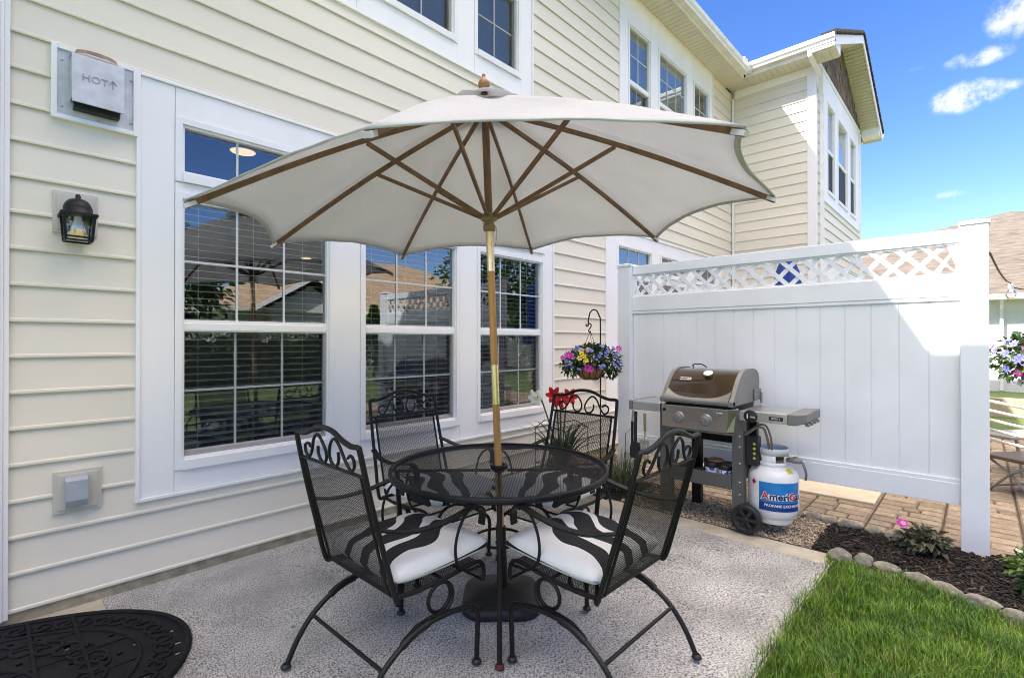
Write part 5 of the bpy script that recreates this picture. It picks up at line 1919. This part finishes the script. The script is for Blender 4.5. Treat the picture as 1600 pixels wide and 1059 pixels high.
def blossom(name, mats, parent, c, nrm, r, petals=5, cup=.25, centre=None):
    mb = MB()
    nrm = Vector(nrm).normalized(); c = Vector(c)
    ref = Vector((0, 0, 1)) if abs(nrm.z) < .9 else Vector((1, 0, 0))
    e1 = nrm.cross(ref).normalized(); e2_ = nrm.cross(e1)
    for k in range(petals):
        a = 2 * PI * k / petals; da = PI / petals * .98
        f = lambda ang, q, h: c + (e1 * math.cos(ang) + e2_ * math.sin(ang)) * r * q + nrm * r * h
        mb.add([f(a, .08, 0), f(a - da, .62, cup * .7), f(a - da * .5, 1.0, cup * .8), f(a + da * .5, 1.0, cup * .8), f(a + da, .62, cup * .7), f(a, .6, cup * .35)],
               [(0, 1, 5), (1, 2, 5), (2, 3, 5), (3, 4, 5), (4, 0, 5)])
    if centre:
        mb.cur = 1
        mb.lathe([(.0005, .16), (.14, .1), (.16, 0)], c, 6, axis=(e1 * r, e2_ * r, nrm * r))
    o = mb.build(name, mats, parent)
    if parent is not None: o.matrix_parent_inverse = Matrix.Translation(parent.location).inverted()
    return o


# hanging basket on its hook
HBX, HBY = 3.99, 2.72
rn = random.Random(21)
T = thing('hanging_basket', 'coco lined hanging basket of violet, yellow and pink flowers beside the fence', 'flower basket', (HBX, HBY, 1.06))
mb = MB(); mb.lathe([(.0005, 1.035), (.06, 1.037), (.095, 1.055), (.122, 1.10), (.138, 1.155), (.130, 1.155), (.11, 1.10), (.0005, 1.09)], (HBX, HBY, 0), 28)
HB2(mb, 'liner', COCO, T)
mb = MB()
for k in range(12):
    a = 2 * PI * k / 12
    mb.tube([(HBX + r_ * math.cos(a), HBY + r_ * math.sin(a), z) for r_, z in ((.02, 1.033), (.062, 1.034), (.098, 1.053), (.126, 1.10), (.142, 1.157))], .0028, 4)
mb.tube([(HBX + .142 * math.cos(2 * PI * k / 24), HBY + .142 * math.sin(2 * PI * k / 24), 1.157) for k in range(24)], .004, 6, closed=True)
for k in range(3):
    a = 2 * PI * k / 3 + .4
    mb.tube([(HBX + .14 * math.cos(a), HBY + .14 * math.sin(a), 1.157), (HBX, HBY, 1.50)], .0022, 4)
HB2(mb, 'wire_frame', BLACKMETAL, T)
mb = MB()
foliage(mb, (HBX, HBY, 1.225), (.20, .20, .14), 1100, .040, rn, .35, -.45)
foliage(mb, (HBX + .13, HBY - .14, 1.18), (.11, .11, .13), 330, .042, rn, .3)
foliage(mb, (HBX - .12, HBY + .13, 1.18), (.10, .10, .11), 300, .040, rn, .3)
HB2(mb, 'foliage', LEAF, T)
rt_ = Vector((.684, -.729, 0)); fw = Vector((.729, .684, 0))
spec_ = []
for _ in range(44):
    a, b_2 = rn.uniform(-1, 1), rn.uniform(-.65, 1)
    z = 1.22 + .135 * b_2
    rr = .275 * math.sqrt(max(.1, 1 - (b_2 * .8) ** 2))
    spec_.append((a * rr, z, PURPLE if a > -.45 else NAVY if rn.random() < 0 else PURPLE, rn.uniform(.013, .023)))
for (sx, z, m_, r_) in spec_:
    d = -fw * math.sqrt(max(.02, .075 - sx * sx)) * .9
    nrm_ = (rt_ * sx * 2.5 - fw * .8 + Vector((0, 0, .7 + rn.gauss(0, .3))))
    blossom('violet_blossom', m_, T, Vector((HBX, HBY, 0)) + rt_ * sx + d + Vector((0, 0, z)), nrm_, r_)
for (sx, z) in ((-.115, 1.285), (-.135, 1.245), (-.075, 1.225), (-.095, 1.265), (-.12, 1.31), (-.055, 1.32)):
    blossom('yellow_blossom', [YELLOW, COCO], T, Vector((HBX, HBY, 0)) + rt_ * sx - fw * .23 + Vector((0, 0, z)), -fw + Vector((0, 0, .3)), .026, centre=True)
for (sx, z, r_) in ((-.235, 1.275, .034), (-.21, 1.26, .026), (-.06, 1.15, .036), (-.03, 1.145, .032), (.225, 1.33, .03), (-.055, 1.315, .024), (-.29, 1.25, .02)):
    blossom('magenta_blossom', [MAGENTA], T, Vector((HBX, HBY, 0)) + rt_ * sx - fw * .21 + Vector((0, 0, z)), -fw + Vector((0, 0, .3)), r_, 7)
T = thing('garden_hook', 'thin black iron garden hook holding the hanging basket near the fence', 'plant hook', (HBX + .085, HBY + .07 - .10, 0))
bx_, by_ = HBX + rt_.x * .10 + fw.x * .02, HBY + rt_.y * .10 + fw.y * .02
mb = MB()
hk = [(0, 0), (0, .8), (0, 1.55), (-.008, 1.63), (-.035, 1.69), (-.07, 1.70), (-.10, 1.67), (-.115, 1.60), (-.118, 1.55), (-.135, 1.545), (-.137, 1.565)]
mb.tube(curve([(bx_ + rt_.x * a, by_ + rt_.y * a, z) for a, z in hk], 5), .007, 8)
HB2(mb, 'stake', BLACKMETAL, T)
mb = MB()
sh_ = [(-.118, 1.555), (-.100, 1.57), (-.088, 1.55), (-.10, 1.525), (-.112, 1.505), (-.108, 1.485), (-.095, 1.492)]
mb.tube(curve([(bx_ + rt_.x * a, by_ + rt_.y * a, z) for a, z in sh_], 5), .0055, 6)
HB2(mb, 's_hook', BLACKMETAL, T)


def strap(mb, base, direction, ln, w, bend_, rn):
    d = Vector(direction).normalized(); p = Vector(base)
    sd = d.cross(Vector((0, 0, 1))).normalized() if abs(d.z) < .99 else Vector((1, 0, 0))
    n = 9; vs = []
    ang = math.asin(max(-1, min(1, d.z)))
    hd = Vector((d.x, d.y, 0)).normalized()
    for i in range(n + 1):
        t = i / n
        ww = w * (1 - t ** 2.5) * (.6 + .4 * min(1, t * 5)) / 2 + .0008
        nn_ = sd.cross(d)
        vs += [p - sd * ww + nn_ * ww * .35, p.copy(), p + sd * ww + nn_ * ww * .35]
        ang -= bend_ * t / n * 2
        d = hd * math.cos(ang) + Vector((0, 0, math.sin(ang)))
        p = p + d * ln / n
    mb.add(vs, [f for i in range(n) for f in ((i * 3, i * 3 + 1, i * 3 + 4, i * 3 + 3), (i * 3 + 1, i * 3 + 2, i * 3 + 5, i * 3 + 4))], True)


def trumpet(parent, name, m, c, nrm, r):
    mb = MB()
    nrm = Vector(nrm).normalized(); c = Vector(c)
    ref = Vector((0, 0, 1)) if abs(nrm.z) < .9 else Vector((1, 0, 0))
    e1 = nrm.cross(ref).normalized(); e2_ = nrm.cross(e1)
    for k in range(6):
        a = 2 * PI * k / 6
        vs = []
        for i in range(6):
            t = i / 5
            rad = r * (.12 + .95 * t ** 1.3); h_ = r * (1.25 * t - .75 * t ** 3)
            ww = .60 * math.sin(PI * min(1, .12 + .88 * t) ** .8) + .05
            for s in (-1, 0, 1):
                ang = a + s * ww
                vs.append(c + (e1 * math.cos(ang) + e2_ * math.sin(ang)) * rad + nrm * (h_ - (abs(s)) * .06 * r + .03 * r * (k % 2)))
        mb.add(vs, [f for i in range(5) for f in ((i * 3, i * 3 + 1, i * 3 + 4, i * 3 + 3), (i * 3 + 1, i * 3 + 2, i * 3 + 5, i * 3 + 4))], True)
    return HB2(mb, name, m, parent)


T = thing('amaryllis_plant', 'potted red and white amaryllis with long strap leaves against the house', 'potted plant', (3.62, 2.78, 0))
mb = MB(); mb.lathe([(.0005, .013), (.10, .013), (.135, .26), (.15, .265), (.15, .30), (.135, .30), (.12, .28), (.0005, .275)], (3.62, 2.78, 0), 28)
HB2(mb, 'pot', mat('terracotta', (.28, .13, .08), .85, var=.2, vscale=10), T)
mb = MB()
for k in range(22):
    a = rn.uniform(0, 2 * PI)
    strap(mb, (3.62 + .05 * math.cos(a), 2.78 + .05 * math.sin(a), .28), (math.cos(a) * rn.uniform(.2, .8), math.sin(a) * rn.uniform(.2, .8), 1), rn.uniform(.35, .58), .036, rn.uniform(.6, 1.9), rn)
HB2(mb, 'leaves', STRAP, T)
SM = Vector((3.62, 2.78, 0))
mb = MB()
fl = [(-.07, .93, REDP, -.35), (.05, .915, REDP, .1), (-.02, .885, REDP, -.6), (-.225, .905, WHITEP, -.7)]
for sx, z, m_, dr in fl:
    top_ = SM + rt_ * sx - fw * .12 + Vector((0, 0, z))
    mb.tube(curve([SM + Vector((0, 0, .28)), SM + rt_ * (sx * .35) + Vector((0, 0, .55)), SM + rt_ * (sx * .8) - fw * .04 + Vector((0, 0, z - .05)), top_ + fw * .03], 5), .007, 6)
HB2(mb, 'stems', LEAFL, T)
for sx, z, m_, dr in fl:
    top_ = SM + rt_ * sx - fw * .12 + Vector((0, 0, z))
    trumpet(T, 'red_flower' if m_ is REDP else 'white_flower', m_, top_, -fw + rt_ * dr + Vector((0, 0, -.05)), .076)
T = thing('wire_plant_stand', 'thin wire plant stand with pointed hoops around the amaryllis pot', 'plant stand', (3.62, 2.78, 0))
mb = MB()
for k in range(4):
    a = PI / 4 + k * PI / 2
    p = lambda r_, z, da=0: (3.62 + r_ * math.cos(a + da), 2.78 + r_ * math.sin(a + da), z)
    mb.tube([p(.24, .013), p(.24, .62)], .004, 5)
    mb.tube([p(.24, .62), p(.20, .66, PI / 4), p(.24, .62, PI / 2)], .004, 5)
    mb.tube([p(.24, .3), p(.24, .3, PI / 2)], .004, 5)
HB2(mb, 'wires', BLACKMETAL, T)

# wispy clump by the left fence post
T = thing('wispy_grass_clump', 'wispy grey green grass clump at the foot of the small fence post', 'plant', (4.12, 2.42, 0))
mb = MB()
for k in range(260):
    a = rn.uniform(0, 2 * PI); r0 = rn.uniform(0, .12)
    strap(mb, (4.12 + r0 * math.cos(a), 2.44 + r0 * math.sin(a), .0), (math.cos(a) * rn.uniform(.05, .5), math.sin(a) * rn.uniform(.05, .5), 1), rn.uniform(.18, .50), .005, rn.uniform(.2, 1.3), rn)
HB2(mb, 'blades', mat('wispy_leaf', (.13, .17, .07), .6, island=.5, trans=.2), T)
T = thing('wire_plant_hoop', 'small bent wire plant support standing in the grass clump', 'plant support', (4.17, 2.35, 0))
mb = MB()
mb.tube([(4.19, 2.46, 0), (4.19, 2.46, .52), (4.14, 2.34, .62), (4.15, 2.34, .0)], .0035, 5)
mb.tube([(4.19, 2.46, .34), (4.15, 2.34, .34)], .003, 5)
HB2(mb, 'wire', BLACKMETAL, T)

# bed plants
T = thing('impatiens_plant', 'dark bronze leaved plant with one magenta bloom beside the fence', 'plant', (4.22, .27, .01))
mb = MB()
foliage(mb, (4.22, .27, .08), (.10, .12, .085), 230, .062, rn, .25, -.3, .5)
HB2(mb, 'foliage', LEAFD, T)
mb = MB()
for k in range(9):
    a = k * .7; mb.tube([(4.22, .27, .0), (4.22 + .08 * math.cos(a), .27 + .09 * math.sin(a), .13)], .005, 5)
HB2(mb, 'stems', mat('red_stem', (.12, .05, .035), .5), T)
blossom('magenta_blossom', [MAGENTA], T, (4.20, .385, .19), (-.7, -.2, .7), .033, 5)
blossom('magenta_blossom', [LILAC], T, (4.16, .375, .205), (-.7, -.2, .7), .016, 5)
T = thing('light_green_plant', 'pale green leafy bedding plant just right of the large fence post', 'plant', (4.22, -.205, .01))
mb = MB()
foliage(mb, (4.22, -.215, .06), (.095, .10, .075), 190, .055, rn, .25, -.3, .3)
HB2(mb, 'foliage', LEAFL, T)
blossom('white_bud', [WHITEP], T, (4.20, -.16, .165), (-.4, -.2, .9), .018, 5)
T = thing('lilac_impatiens', 'lilac flowering bedding plant at the edge of the mulch bed', 'plant', (3.93, -.25, .01))
mb = MB()
foliage(mb, (3.93, -.27, .07), (.10, .11, .08), 190, .075, rn, .25, -.3, .3)
HB2(mb, 'foliage', LEAF, T)
for (x, y, z, r_) in ((3.86, -.245, .155, .046), (3.89, -.275, .175, .042), (3.86, -.29, .135, .04), (3.84, -.235, .11, .03)):
    blossom('lilac_blossom', [LILAC], T, (x, y, z), (-.8, -.1, .6), r_, 5)

# ------------------------------------------------------------------ door mat
T = thing('door_mat', 'black half round rubber scrollwork doormat on the patio by the wall', 'doormat', (-.17, 2.80, .014))
mb = MB()
MX, MY, MA, MBb = -.20, 2.80, .895, .668
stp = .022
rm = random.Random(9)
nxm, nym = int(.9 / stp) + 1, int(1.34 / stp) + 1
for i in range(nxm):
    for j in range(nym):
        x, y = MX + (i + .5) * stp, MY - .67 + (j + .5) * stp
        if ((x - MX) / MA) ** 2 + ((y - MY) / MBb) ** 2 > .97: continue
        if rm.random() < .035: continue
        mb.box(x - stp * .5, x + stp * .5, y - stp * .5, y + stp * .5, .0135, .019)
HB2(mb, 'base_sheet', RUBBER, T)
mb = MB()


def mat_arc(k, r=.011, z=.021, n=60):
    mb.tube([(MX + MA * k * math.cos(-PI / 2 + PI * t / n), MY + MBb * k * math.sin(-PI / 2 + PI * t / n), z) for t in range(n + 1)], r, 6)


mat_arc(.985, .013); mat_arc(.78, .008, .0205); mat_arc(.40, .008, .0205)
mb.tube([(MX, MY - MBb * .985, .021), (MX, MY + MBb * .985, .021)], .012, 6)
for yy in (-.33, -.11, .11, .33):
    mb.tube([(MX, MY + yy, .0205), (MX + MA * .78 * math.sqrt(1 - (yy / (MBb * .78)) ** 2), MY + yy, .0205)], .006, 5)
for xx in (.36, .52):
    h_ = MBb * .95 * math.sqrt(1 - (xx / MA) ** 2)
    mb.tube([(MX + xx, MY - h_, .0205), (MX + xx, MY + h_, .0205)], .009, 5)


def scroll(cx, cy, r, a0, turns, sgn, rr=.007):
    pts = []
    n = 26
    for k in range(n + 1):
        t = k / n
        a = a0 + sgn * turns * 2 * PI * t
        q = r * (1 - .78 * t)
        pts.append((cx + q * math.cos(a), cy + q * math.sin(a), .0215))
    mb.tube(pts, rr, 6)


for k in range(13):
    a = -PI / 2 + PI * (k + .5) / 13
    for s in (-1, 1):
        scroll(MX + MA * .885 * math.cos(a + s * .06), MY + MBb * .885 * math.sin(a + s * .06), .050, a + PI / 2 * s, 1.15, s)
for k in range(8):
    a = -PI / 2 + PI * (k + .5) / 8
    for s in (-1, 1):
        scroll(MX + MA * .59 * math.cos(a + s * .11), MY + MBb * .59 * math.sin(a + s * .11), .072, a + s * 1.2, 1.2, -s, .008)
for k in range(4):
    a = -PI / 2 + PI * (k + .5) / 4
    scroll(MX + MA * .22 * math.cos(a), MY + MBb * .22 * math.sin(a), .07, a, 1.2, 1, .008)
HB2(mb, 'scrollwork', RUBBER, T)

# ------------------------------------------------------------------ beyond the fence
T = thing('blue_umbrella', 'furled dark blue patio umbrella seen through the fence lattice', 'umbrella', (6.1, 1.62, 0))
UXX, UYY = 6.35, 1.62
mb = MB(); mb.tube([(UXX, UYY, .0), (UXX, UYY, 2.46)], .02, 8); HB2(mb, 'pole', GREYP, T)
mb = MB()
secs = []
for i, (r_, z) in enumerate(((.14, 1.35), (.14, 1.5), (.10, 1.85), (.12, 2.02), (.095, 2.2), (.06, 2.34), (.015, 2.42))):
    secs.append([(UXX + r_ * (1 + .3 * math.sin(6 * a + i)) * math.cos(a), UYY + r_ * (1 + .3 * math.sin(6 * a + i)) * math.sin(a), z) for a in [2 * PI * k / 36 for k in range(36)]])
mb.add([p for s_ in secs for p in s_], [(a * 36 + k, a * 36 + (k + 1) % 36, (a + 1) * 36 + (k + 1) % 36, (a + 1) * 36 + k) for a in range(6) for k in range(36)], True)
HB2(mb, 'furled_cloth', BLUEC, T)


def footstool(loc, rz):
    T = thing('footstool', 'brown metal footstool with crossed legs on the pavers past the fence post', 'footstool', loc, rz)
    mb = MB(); mb.box(-.30, .30, -.22, .22, .30, .335); mb.build('seat', mat('brown_sling', (.10, .075, .06), .6), T, bevel=.01)
    for s in (-1, 1):
        mb = MB()
        mb.tube([(s * .27, -.20, .30), (s * .27, .0, .18), (s * .27, .17, .0)], .012, 6); mb.tube([(s * .255, .20, .30), (s * .255, .0, .18), (s * .255, -.17, .0)], .012, 6)
        mb.build('leg', GREYP, T)
    mb = MB(); mb.tube([(-.27, .12, .05), (.27, .12, .05)], .009, 6); mb.tube([(-.26, -.12, .05), (.26, -.12, .05)], .009, 6); mb.build('stretcher', GREYP, T)


footstool((6.6, -.36, .012), R(-40))
T = thing('metal_bench', 'low grey metal bench behind the brown footstool', 'bench', (7.7, -.45, .0), R(-40))
mb = MB(); mb.box(-.6, .6, -.2, .2, .40, .43); mb.build('seat', GREYP, T, bevel=.008)
for s in (-1, 1):
    mb = MB(); mb.tube([(s * .5, -.17, .40), (s * .42, -.17, .0)], .014, 6); mb.tube([(s * .5, .17, .40), (s * .42, .17, .0)], .014, 6); mb.build('leg', GREYP, T)
T = thing('rope_hammock', 'pale rope hammock sagging across the neighbouring patio', 'hammock', (6.2, -.3, .5))
mb = MB()
for k in range(5):
    pts = []
    for i in range(25):
        t = i / 24
        P0 = Vector((5.9, .30, .98 - .075 * k)); P1 = Vector((6.4, -1.9, 1.16 - .05 * k))
        p = P0.lerp(P1, t) + Vector((0, 0, -.26 * math.sin(PI * t) - .02 * k * math.sin(PI * t)))
        pts.append(p)
    for s in (0, PI * 2 / 3, PI * 4 / 3):
        mb.tube([p + Vector((math.cos(i * 1.6 + s) * .007, 0, math.sin(i * 1.6 + s) * .007)) for i, p in enumerate([a.lerp(b, q / 4) for a, b in zip(pts, pts[1:]) for q in range(4)])], .009, 5)
HB2(mb, 'ropes', ROPE, T)
mb = MB(); mb.tube([(6.42, -1.95, 0), (6.42, -1.95, 1.5)], .05, 8); mb.tube([(5.88, .34, 0), (5.88, .34, 1.1)], .03, 8)
HB2(mb, 'posts', BARK, T)

# neighbour's hanging basket
NX, NY, NZ = 7.02, -.42, 1.20
T = thing('flower_basket', 'violet and magenta flower basket hanging at the right beyond the fence post', 'flower basket', (NX, NY, NZ))
mb = MB(); mb.lathe([(.0005, NZ - .2), (.1, NZ - .19), (.17, NZ - .05), (.17, NZ - .04)], (NX, NY, 0), 20); HB2(mb, 'pot', COCO, T)
mb = MB(); foliage(mb, (NX, NY, NZ + .02), (.34, .34, .26), 900, .065, rn, .4, -.8); HB2(mb, 'foliage', LEAF, T)
for k in range(40):
    v = Vector((rn.gauss(0, 1) - .8, rn.gauss(0, 1) + .2, rn.gauss(0, .8) + .3)).normalized()
    blossom('violet_blossom', [PURPLE if k % 4 else MAGENTA], T, Vector((NX, NY, NZ + .03)) + Vector((v.x * .36, v.y * .36, v.z * .28)), v, .04)
mb = MB()
for a in (0, 2.1, 4.2): mb.tube([(NX + .16 * math.cos(a), NY + .16 * math.sin(a), NZ - .04), (NX, NY, NZ + .7)], .004, 5)
mb.tube(curve([(NX, NY, NZ + .7), (NX + .02, NY - .15, NZ + .82), (NX + .02, NY - .34, NZ + .6), (NX + .02, NY - .36, 0)], 6), .01, 6)
HB2(mb, 'hanger', BLACKMETAL, T)

T = thing('string_light', 'black string light cable with a clear bulb tied to the large fence post', 'string light', (4.57, -.04, 1.97))
mb = MB()
cab = curve([(4.575, -.045, 1.985), (5.5, -.105, 1.955), (6.5, -.17, 1.965), (7.34, -.223, 2.01), (8.0, -.42, 1.97), (9.0, -1.6, 1.99), (9.6, -3, 2.3)], 6)
mb.tube(cab, .0065, 6)
HB2(mb, 'cable', mat('brown_cable', (.05, .03, .02), .6), T)
mb = MB()
bc = Vector((7.34, -.23, 1.995))
mb.lathe([(.022, 0), (.024, -.05), (.018, -.052)], bc, 12)
HB2(mb, 'socket', TRIM, T)
mb = MB(); mb.lathe([(.018, -.052), (.042, -.09), (.045, -.12), (.03, -.15), (.0005, -.16)], bc, 14); HB2(mb, 'bulb', LAMPGLASS, T)


# houses across the lawn
def hip_house(name, label, x0, x1, y0, y1, ez, pitch, wall=WALLW, roofm=TANROOF, ov=.45, gables=()):
    T = thing(name, label, 'house', ((x0 + x1) / 2, (y0 + y1) / 2, -.03))
    mb = MB(); mb.box(x0, x1, y0, y1, -.03, ez)
    w_ = HB2(mb, 'wall', wall, T)
    a0, a1, b0, b1 = x0 - ov, x1 + ov, y0 - ov, y1 + ov
    run = min(a1 - a0, b1 - b0) / 2
    rz_ = ez + run * pitch
    mb = MB()
    if (a1 - a0) > (b1 - b0):
        r0, r1 = (a0 + run, (b0 + b1) / 2, rz_), (a1 - run, (b0 + b1) / 2, rz_)
        fs = [(0, 1, 5, 4), (1, 2, 5), (2, 3, 4, 5), (3, 0, 4)]
    else:
        r0, r1 = ((a0 + a1) / 2, b0 + run, rz_), ((a0 + a1) / 2, b1 - run, rz_)
        fs = [(0, 1, 4), (1, 2, 5, 4), (2, 3, 5), (3, 0, 4, 5)]
    mb.add([(a0, b0, ez), (a1, b0, ez), (a1, b1, ez), (a0, b1, ez), r0, r1], fs)
    rf = HB2(mb, 'roof', roofm, T)
    mb = MB()
    crs = [(a0, b0), (a1, b0), (a1, b1), (a0, b1)]
    for (p, q) in zip(crs, crs[1:] + crs[:1]):
        d = (Vector(q) - Vector(p)).normalized(); nn_ = Vector((d.y, -d.x))
        mb.prism([(0, -.17), (.12, -.15), (.14, -.01), (0, -.01)], lambda pp, t: (p[0] + d.x * t + nn_.x * pp[0], p[1] + d.y * t + nn_.y * pp[0], ez + pp[1]), 0, (Vector(q) - Vector(p)).length)
    HB2(mb, 'gutter', TRIM, T)
    mb = MB(); mb.box(a0 + .01, a1 - .01, b0 + .01, b1 - .01, ez - .16, ez - .14); HB2(mb, 'soffit', TRIM, T)
    for (gx, gw, gy, gd) in gables:
        mb = MB()
        gz = ez + gw * .5
        mb.prism([(gx - gw, ez - .15), (gx + gw, ez - .15), (gx, gz)], lambda p, t: (p[0], t, p[1]), gy, gy - gd)
        mb.box(gx - gw + .4, gx + gw - .4, gy - gd, gy - .2, -.03, ez - .15)
        gb = HB2(mb, 'gable', wall, T)
        mb = MB()
        for s in (-1, 1):
            mb.prism([(gx, gz + .25), (gx + s * (gw + .45), ez - .2), (gx + s * (gw + .45), ez - .02), (gx, gz + .45)], lambda p, t: (p[0], t, p[1]), gy + .45, gy + .40)
        mb.build('rake_trim', TRIM, gb)
        mb = MB()
        for s in (-1, 1):
            mb.prism([(gx, gz + .40), (gx + s * (gw + .45), ez - .06), (gx + s * (gw + .45), ez + .0), (gx, gz + .46)], lambda p, t: (p[0], t, p[1]), gy + .39, gy - gd)
        mb.build('gable_roof', roofm, gb)
    return T, w_


hh, hw_ = hip_house('ranch_house', 'single storey pale house with a tan shingle roof beyond the pavers', 19.9, 47, -14, 11.9, 2.72, .352)
mb = MB()
mb.tube([(19.42, -.43, 2.58), (19.50, -.43, 2.42), (19.80, -.43, 2.28), (19.86, -.43, .0)], .05, 4)
HB2(mb, 'downspout', TRIM, hh)
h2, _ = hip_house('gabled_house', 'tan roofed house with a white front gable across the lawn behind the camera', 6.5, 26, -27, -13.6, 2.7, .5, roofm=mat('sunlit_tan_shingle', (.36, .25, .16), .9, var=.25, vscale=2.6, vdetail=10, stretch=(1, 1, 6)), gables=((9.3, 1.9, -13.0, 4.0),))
T = thing('garden_wall', 'low pale timber garden edging on the far lawn', 'edging', (13.4, -.9, -.03))
mb = MB(); mb.box(13.2, 13.4, -4.5, 1.2, -.03, .32); HB2(mb, 'boards', mat('timber', (.42, .33, .22), .9, var=.2, vscale=6), T)


def tree(name, label, x, y, h_, rad, n, m, size, trunk=.12, conical=False, seed=1, group=None):
    T = thing(name, label, 'tree', (x, y, -.03), 0, group)
    r_ = random.Random(seed)
    mb = MB()
    mb.tube(curve([(x, y, -.05), (x + .05, y, h_ * .35), (x - .04, y + .05, h_ * .8)], 4), [trunk * (1 - .7 * k / 8) for k in range(9)], 8)
    if not conical:
        for k in range(7):
            a = k * 2.4; z0_ = h_ * (.35 + .05 * k)
            mb.tube([(x, y, z0_), (x + rad * .6 * math.cos(a), y + rad * .6 * math.sin(a), z0_ + h_ * .25)], [trunk * .4, trunk * .12], 6)
    HB2(mb, 'trunk', BARK, T)
    mb = MB()
    for _ in range(n):
        if conical:
            t = r_.random() ** .7
            rr = rad * (1 - t) ** .8 * (.75 + .35 * r_.random()) + .04
            a = r_.uniform(0, 2 * PI)
            p = Vector((x + rr * math.cos(a), y + rr * math.sin(a), .15 + t * h_))
            v = Vector((math.cos(a), math.sin(a), 1.2))
        else:
            v = Vector((r_.gauss(0, 1), r_.gauss(0, 1), r_.gauss(0, 1))).normalized()
            q = (.55 + .45 * r_.random()) * (1 + .4 * mnoise.noise(v * 2.4 + Vector((seed * 5., 0, 0))))
            p = Vector((x, y, h_ * .66)) + Vector((v.x * rad, v.y * rad, v.z * h_ * .36)) * q
        d = v + Vector((r_.gauss(0, .7), r_.gauss(0, .7), r_.gauss(0, .7)))
        s = size * r_.uniform(.6, 1.4)
        leaf(mb, p, d, (r_.gauss(0, .5), r_.gauss(0, .5), 1), s, s * .6)
    HB2(mb, 'crown', m, T)


for k, (x, y) in enumerate(((9.9, -9.2), (10.6, -9.3), (11.3, -9.1))):
    tree('arborvitae', ['left', 'middle', 'right'][k] + ' evergreen of the three cone shaped ones before the gabled house', x, y, 2.5, .5, 2600, TREEL, .12, .06, True, k + 3, 'cone shaped evergreens before the gabled house')
tree('shade_tree', 'large broad green tree standing on the far lawn past the fence', 15.5, -8.0, 6.5, 2.6, 5200, TREEL, .26, .2, False, 11)
tree('garden_tree', 'rounded green tree behind the camera across the lawn', 3.4, -11.0, 5.0, 2.2, 4200, TREEL, .24, .16, False, 12)
T = thing('boundary_hedge', 'long clipped green hedge along the back of the lawn', 'hedge', (3, -10, -.03))
mb = MB()
rh_ = random.Random(5)
for _ in range(14000):
    x = rh_.uniform(-4, 8.6); z = rh_.random() ** .8 * 1.7
    y = -8.9 + rh_.gauss(0, .22) - .1
    s = .10 * rh_.uniform(.6, 1.4)
    leaf(mb, (x, y, z + .15 * mnoise.noise(Vector((x, 0, 0)))), (rh_.gauss(0, .6), rh_.gauss(.6, .6), rh_.gauss(.3, .6)), (0, 0, 1), s, s * .7)
HB2(mb, 'foliage', TREEL, T)
mb = MB()
for k in range(28): mb.tube([(-4 + k * .48, -9.0, -.03), (-4 + k * .48, -9.0, 1.0)], .03, 5)
HB2(mb, 'stems', BARK, T)
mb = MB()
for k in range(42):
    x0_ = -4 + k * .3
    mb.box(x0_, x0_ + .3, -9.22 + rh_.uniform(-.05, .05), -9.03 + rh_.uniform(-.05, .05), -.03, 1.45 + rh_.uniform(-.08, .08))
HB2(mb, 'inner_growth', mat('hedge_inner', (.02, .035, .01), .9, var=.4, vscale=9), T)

mb = MB()
rl = random.Random(77)
for k in range(70):
    if k < 30: x, y, z = rl.uniform(.6, 3.55), rl.uniform(.75, 3.4), .022
    elif k < 55: x, y, z = rl.uniform(3.62, 3.82), rl.uniform(.75, 3.0), .004
    else: x, y, z = rl.uniform(4.6, 5.6), rl.uniform(-.1, 2.0), .02
    if k < 30 and rl.random() < .5: x, y = rl.uniform(2.6, 3.55), rl.uniform(.72, 1.1)
    s_ = rl.uniform(.006, .022)
    a = rl.uniform(0, 2 * PI)
    leaf(mb, (x, y, z), (math.cos(a), math.sin(a), .08), (0, 0, 1), s_, s_ * rl.uniform(.25, .6), .5)
tag(mb.build('leaf_litter', mat('dry_leaf', (.09, .06, .03), .9, island=.7)), kind='stuff')
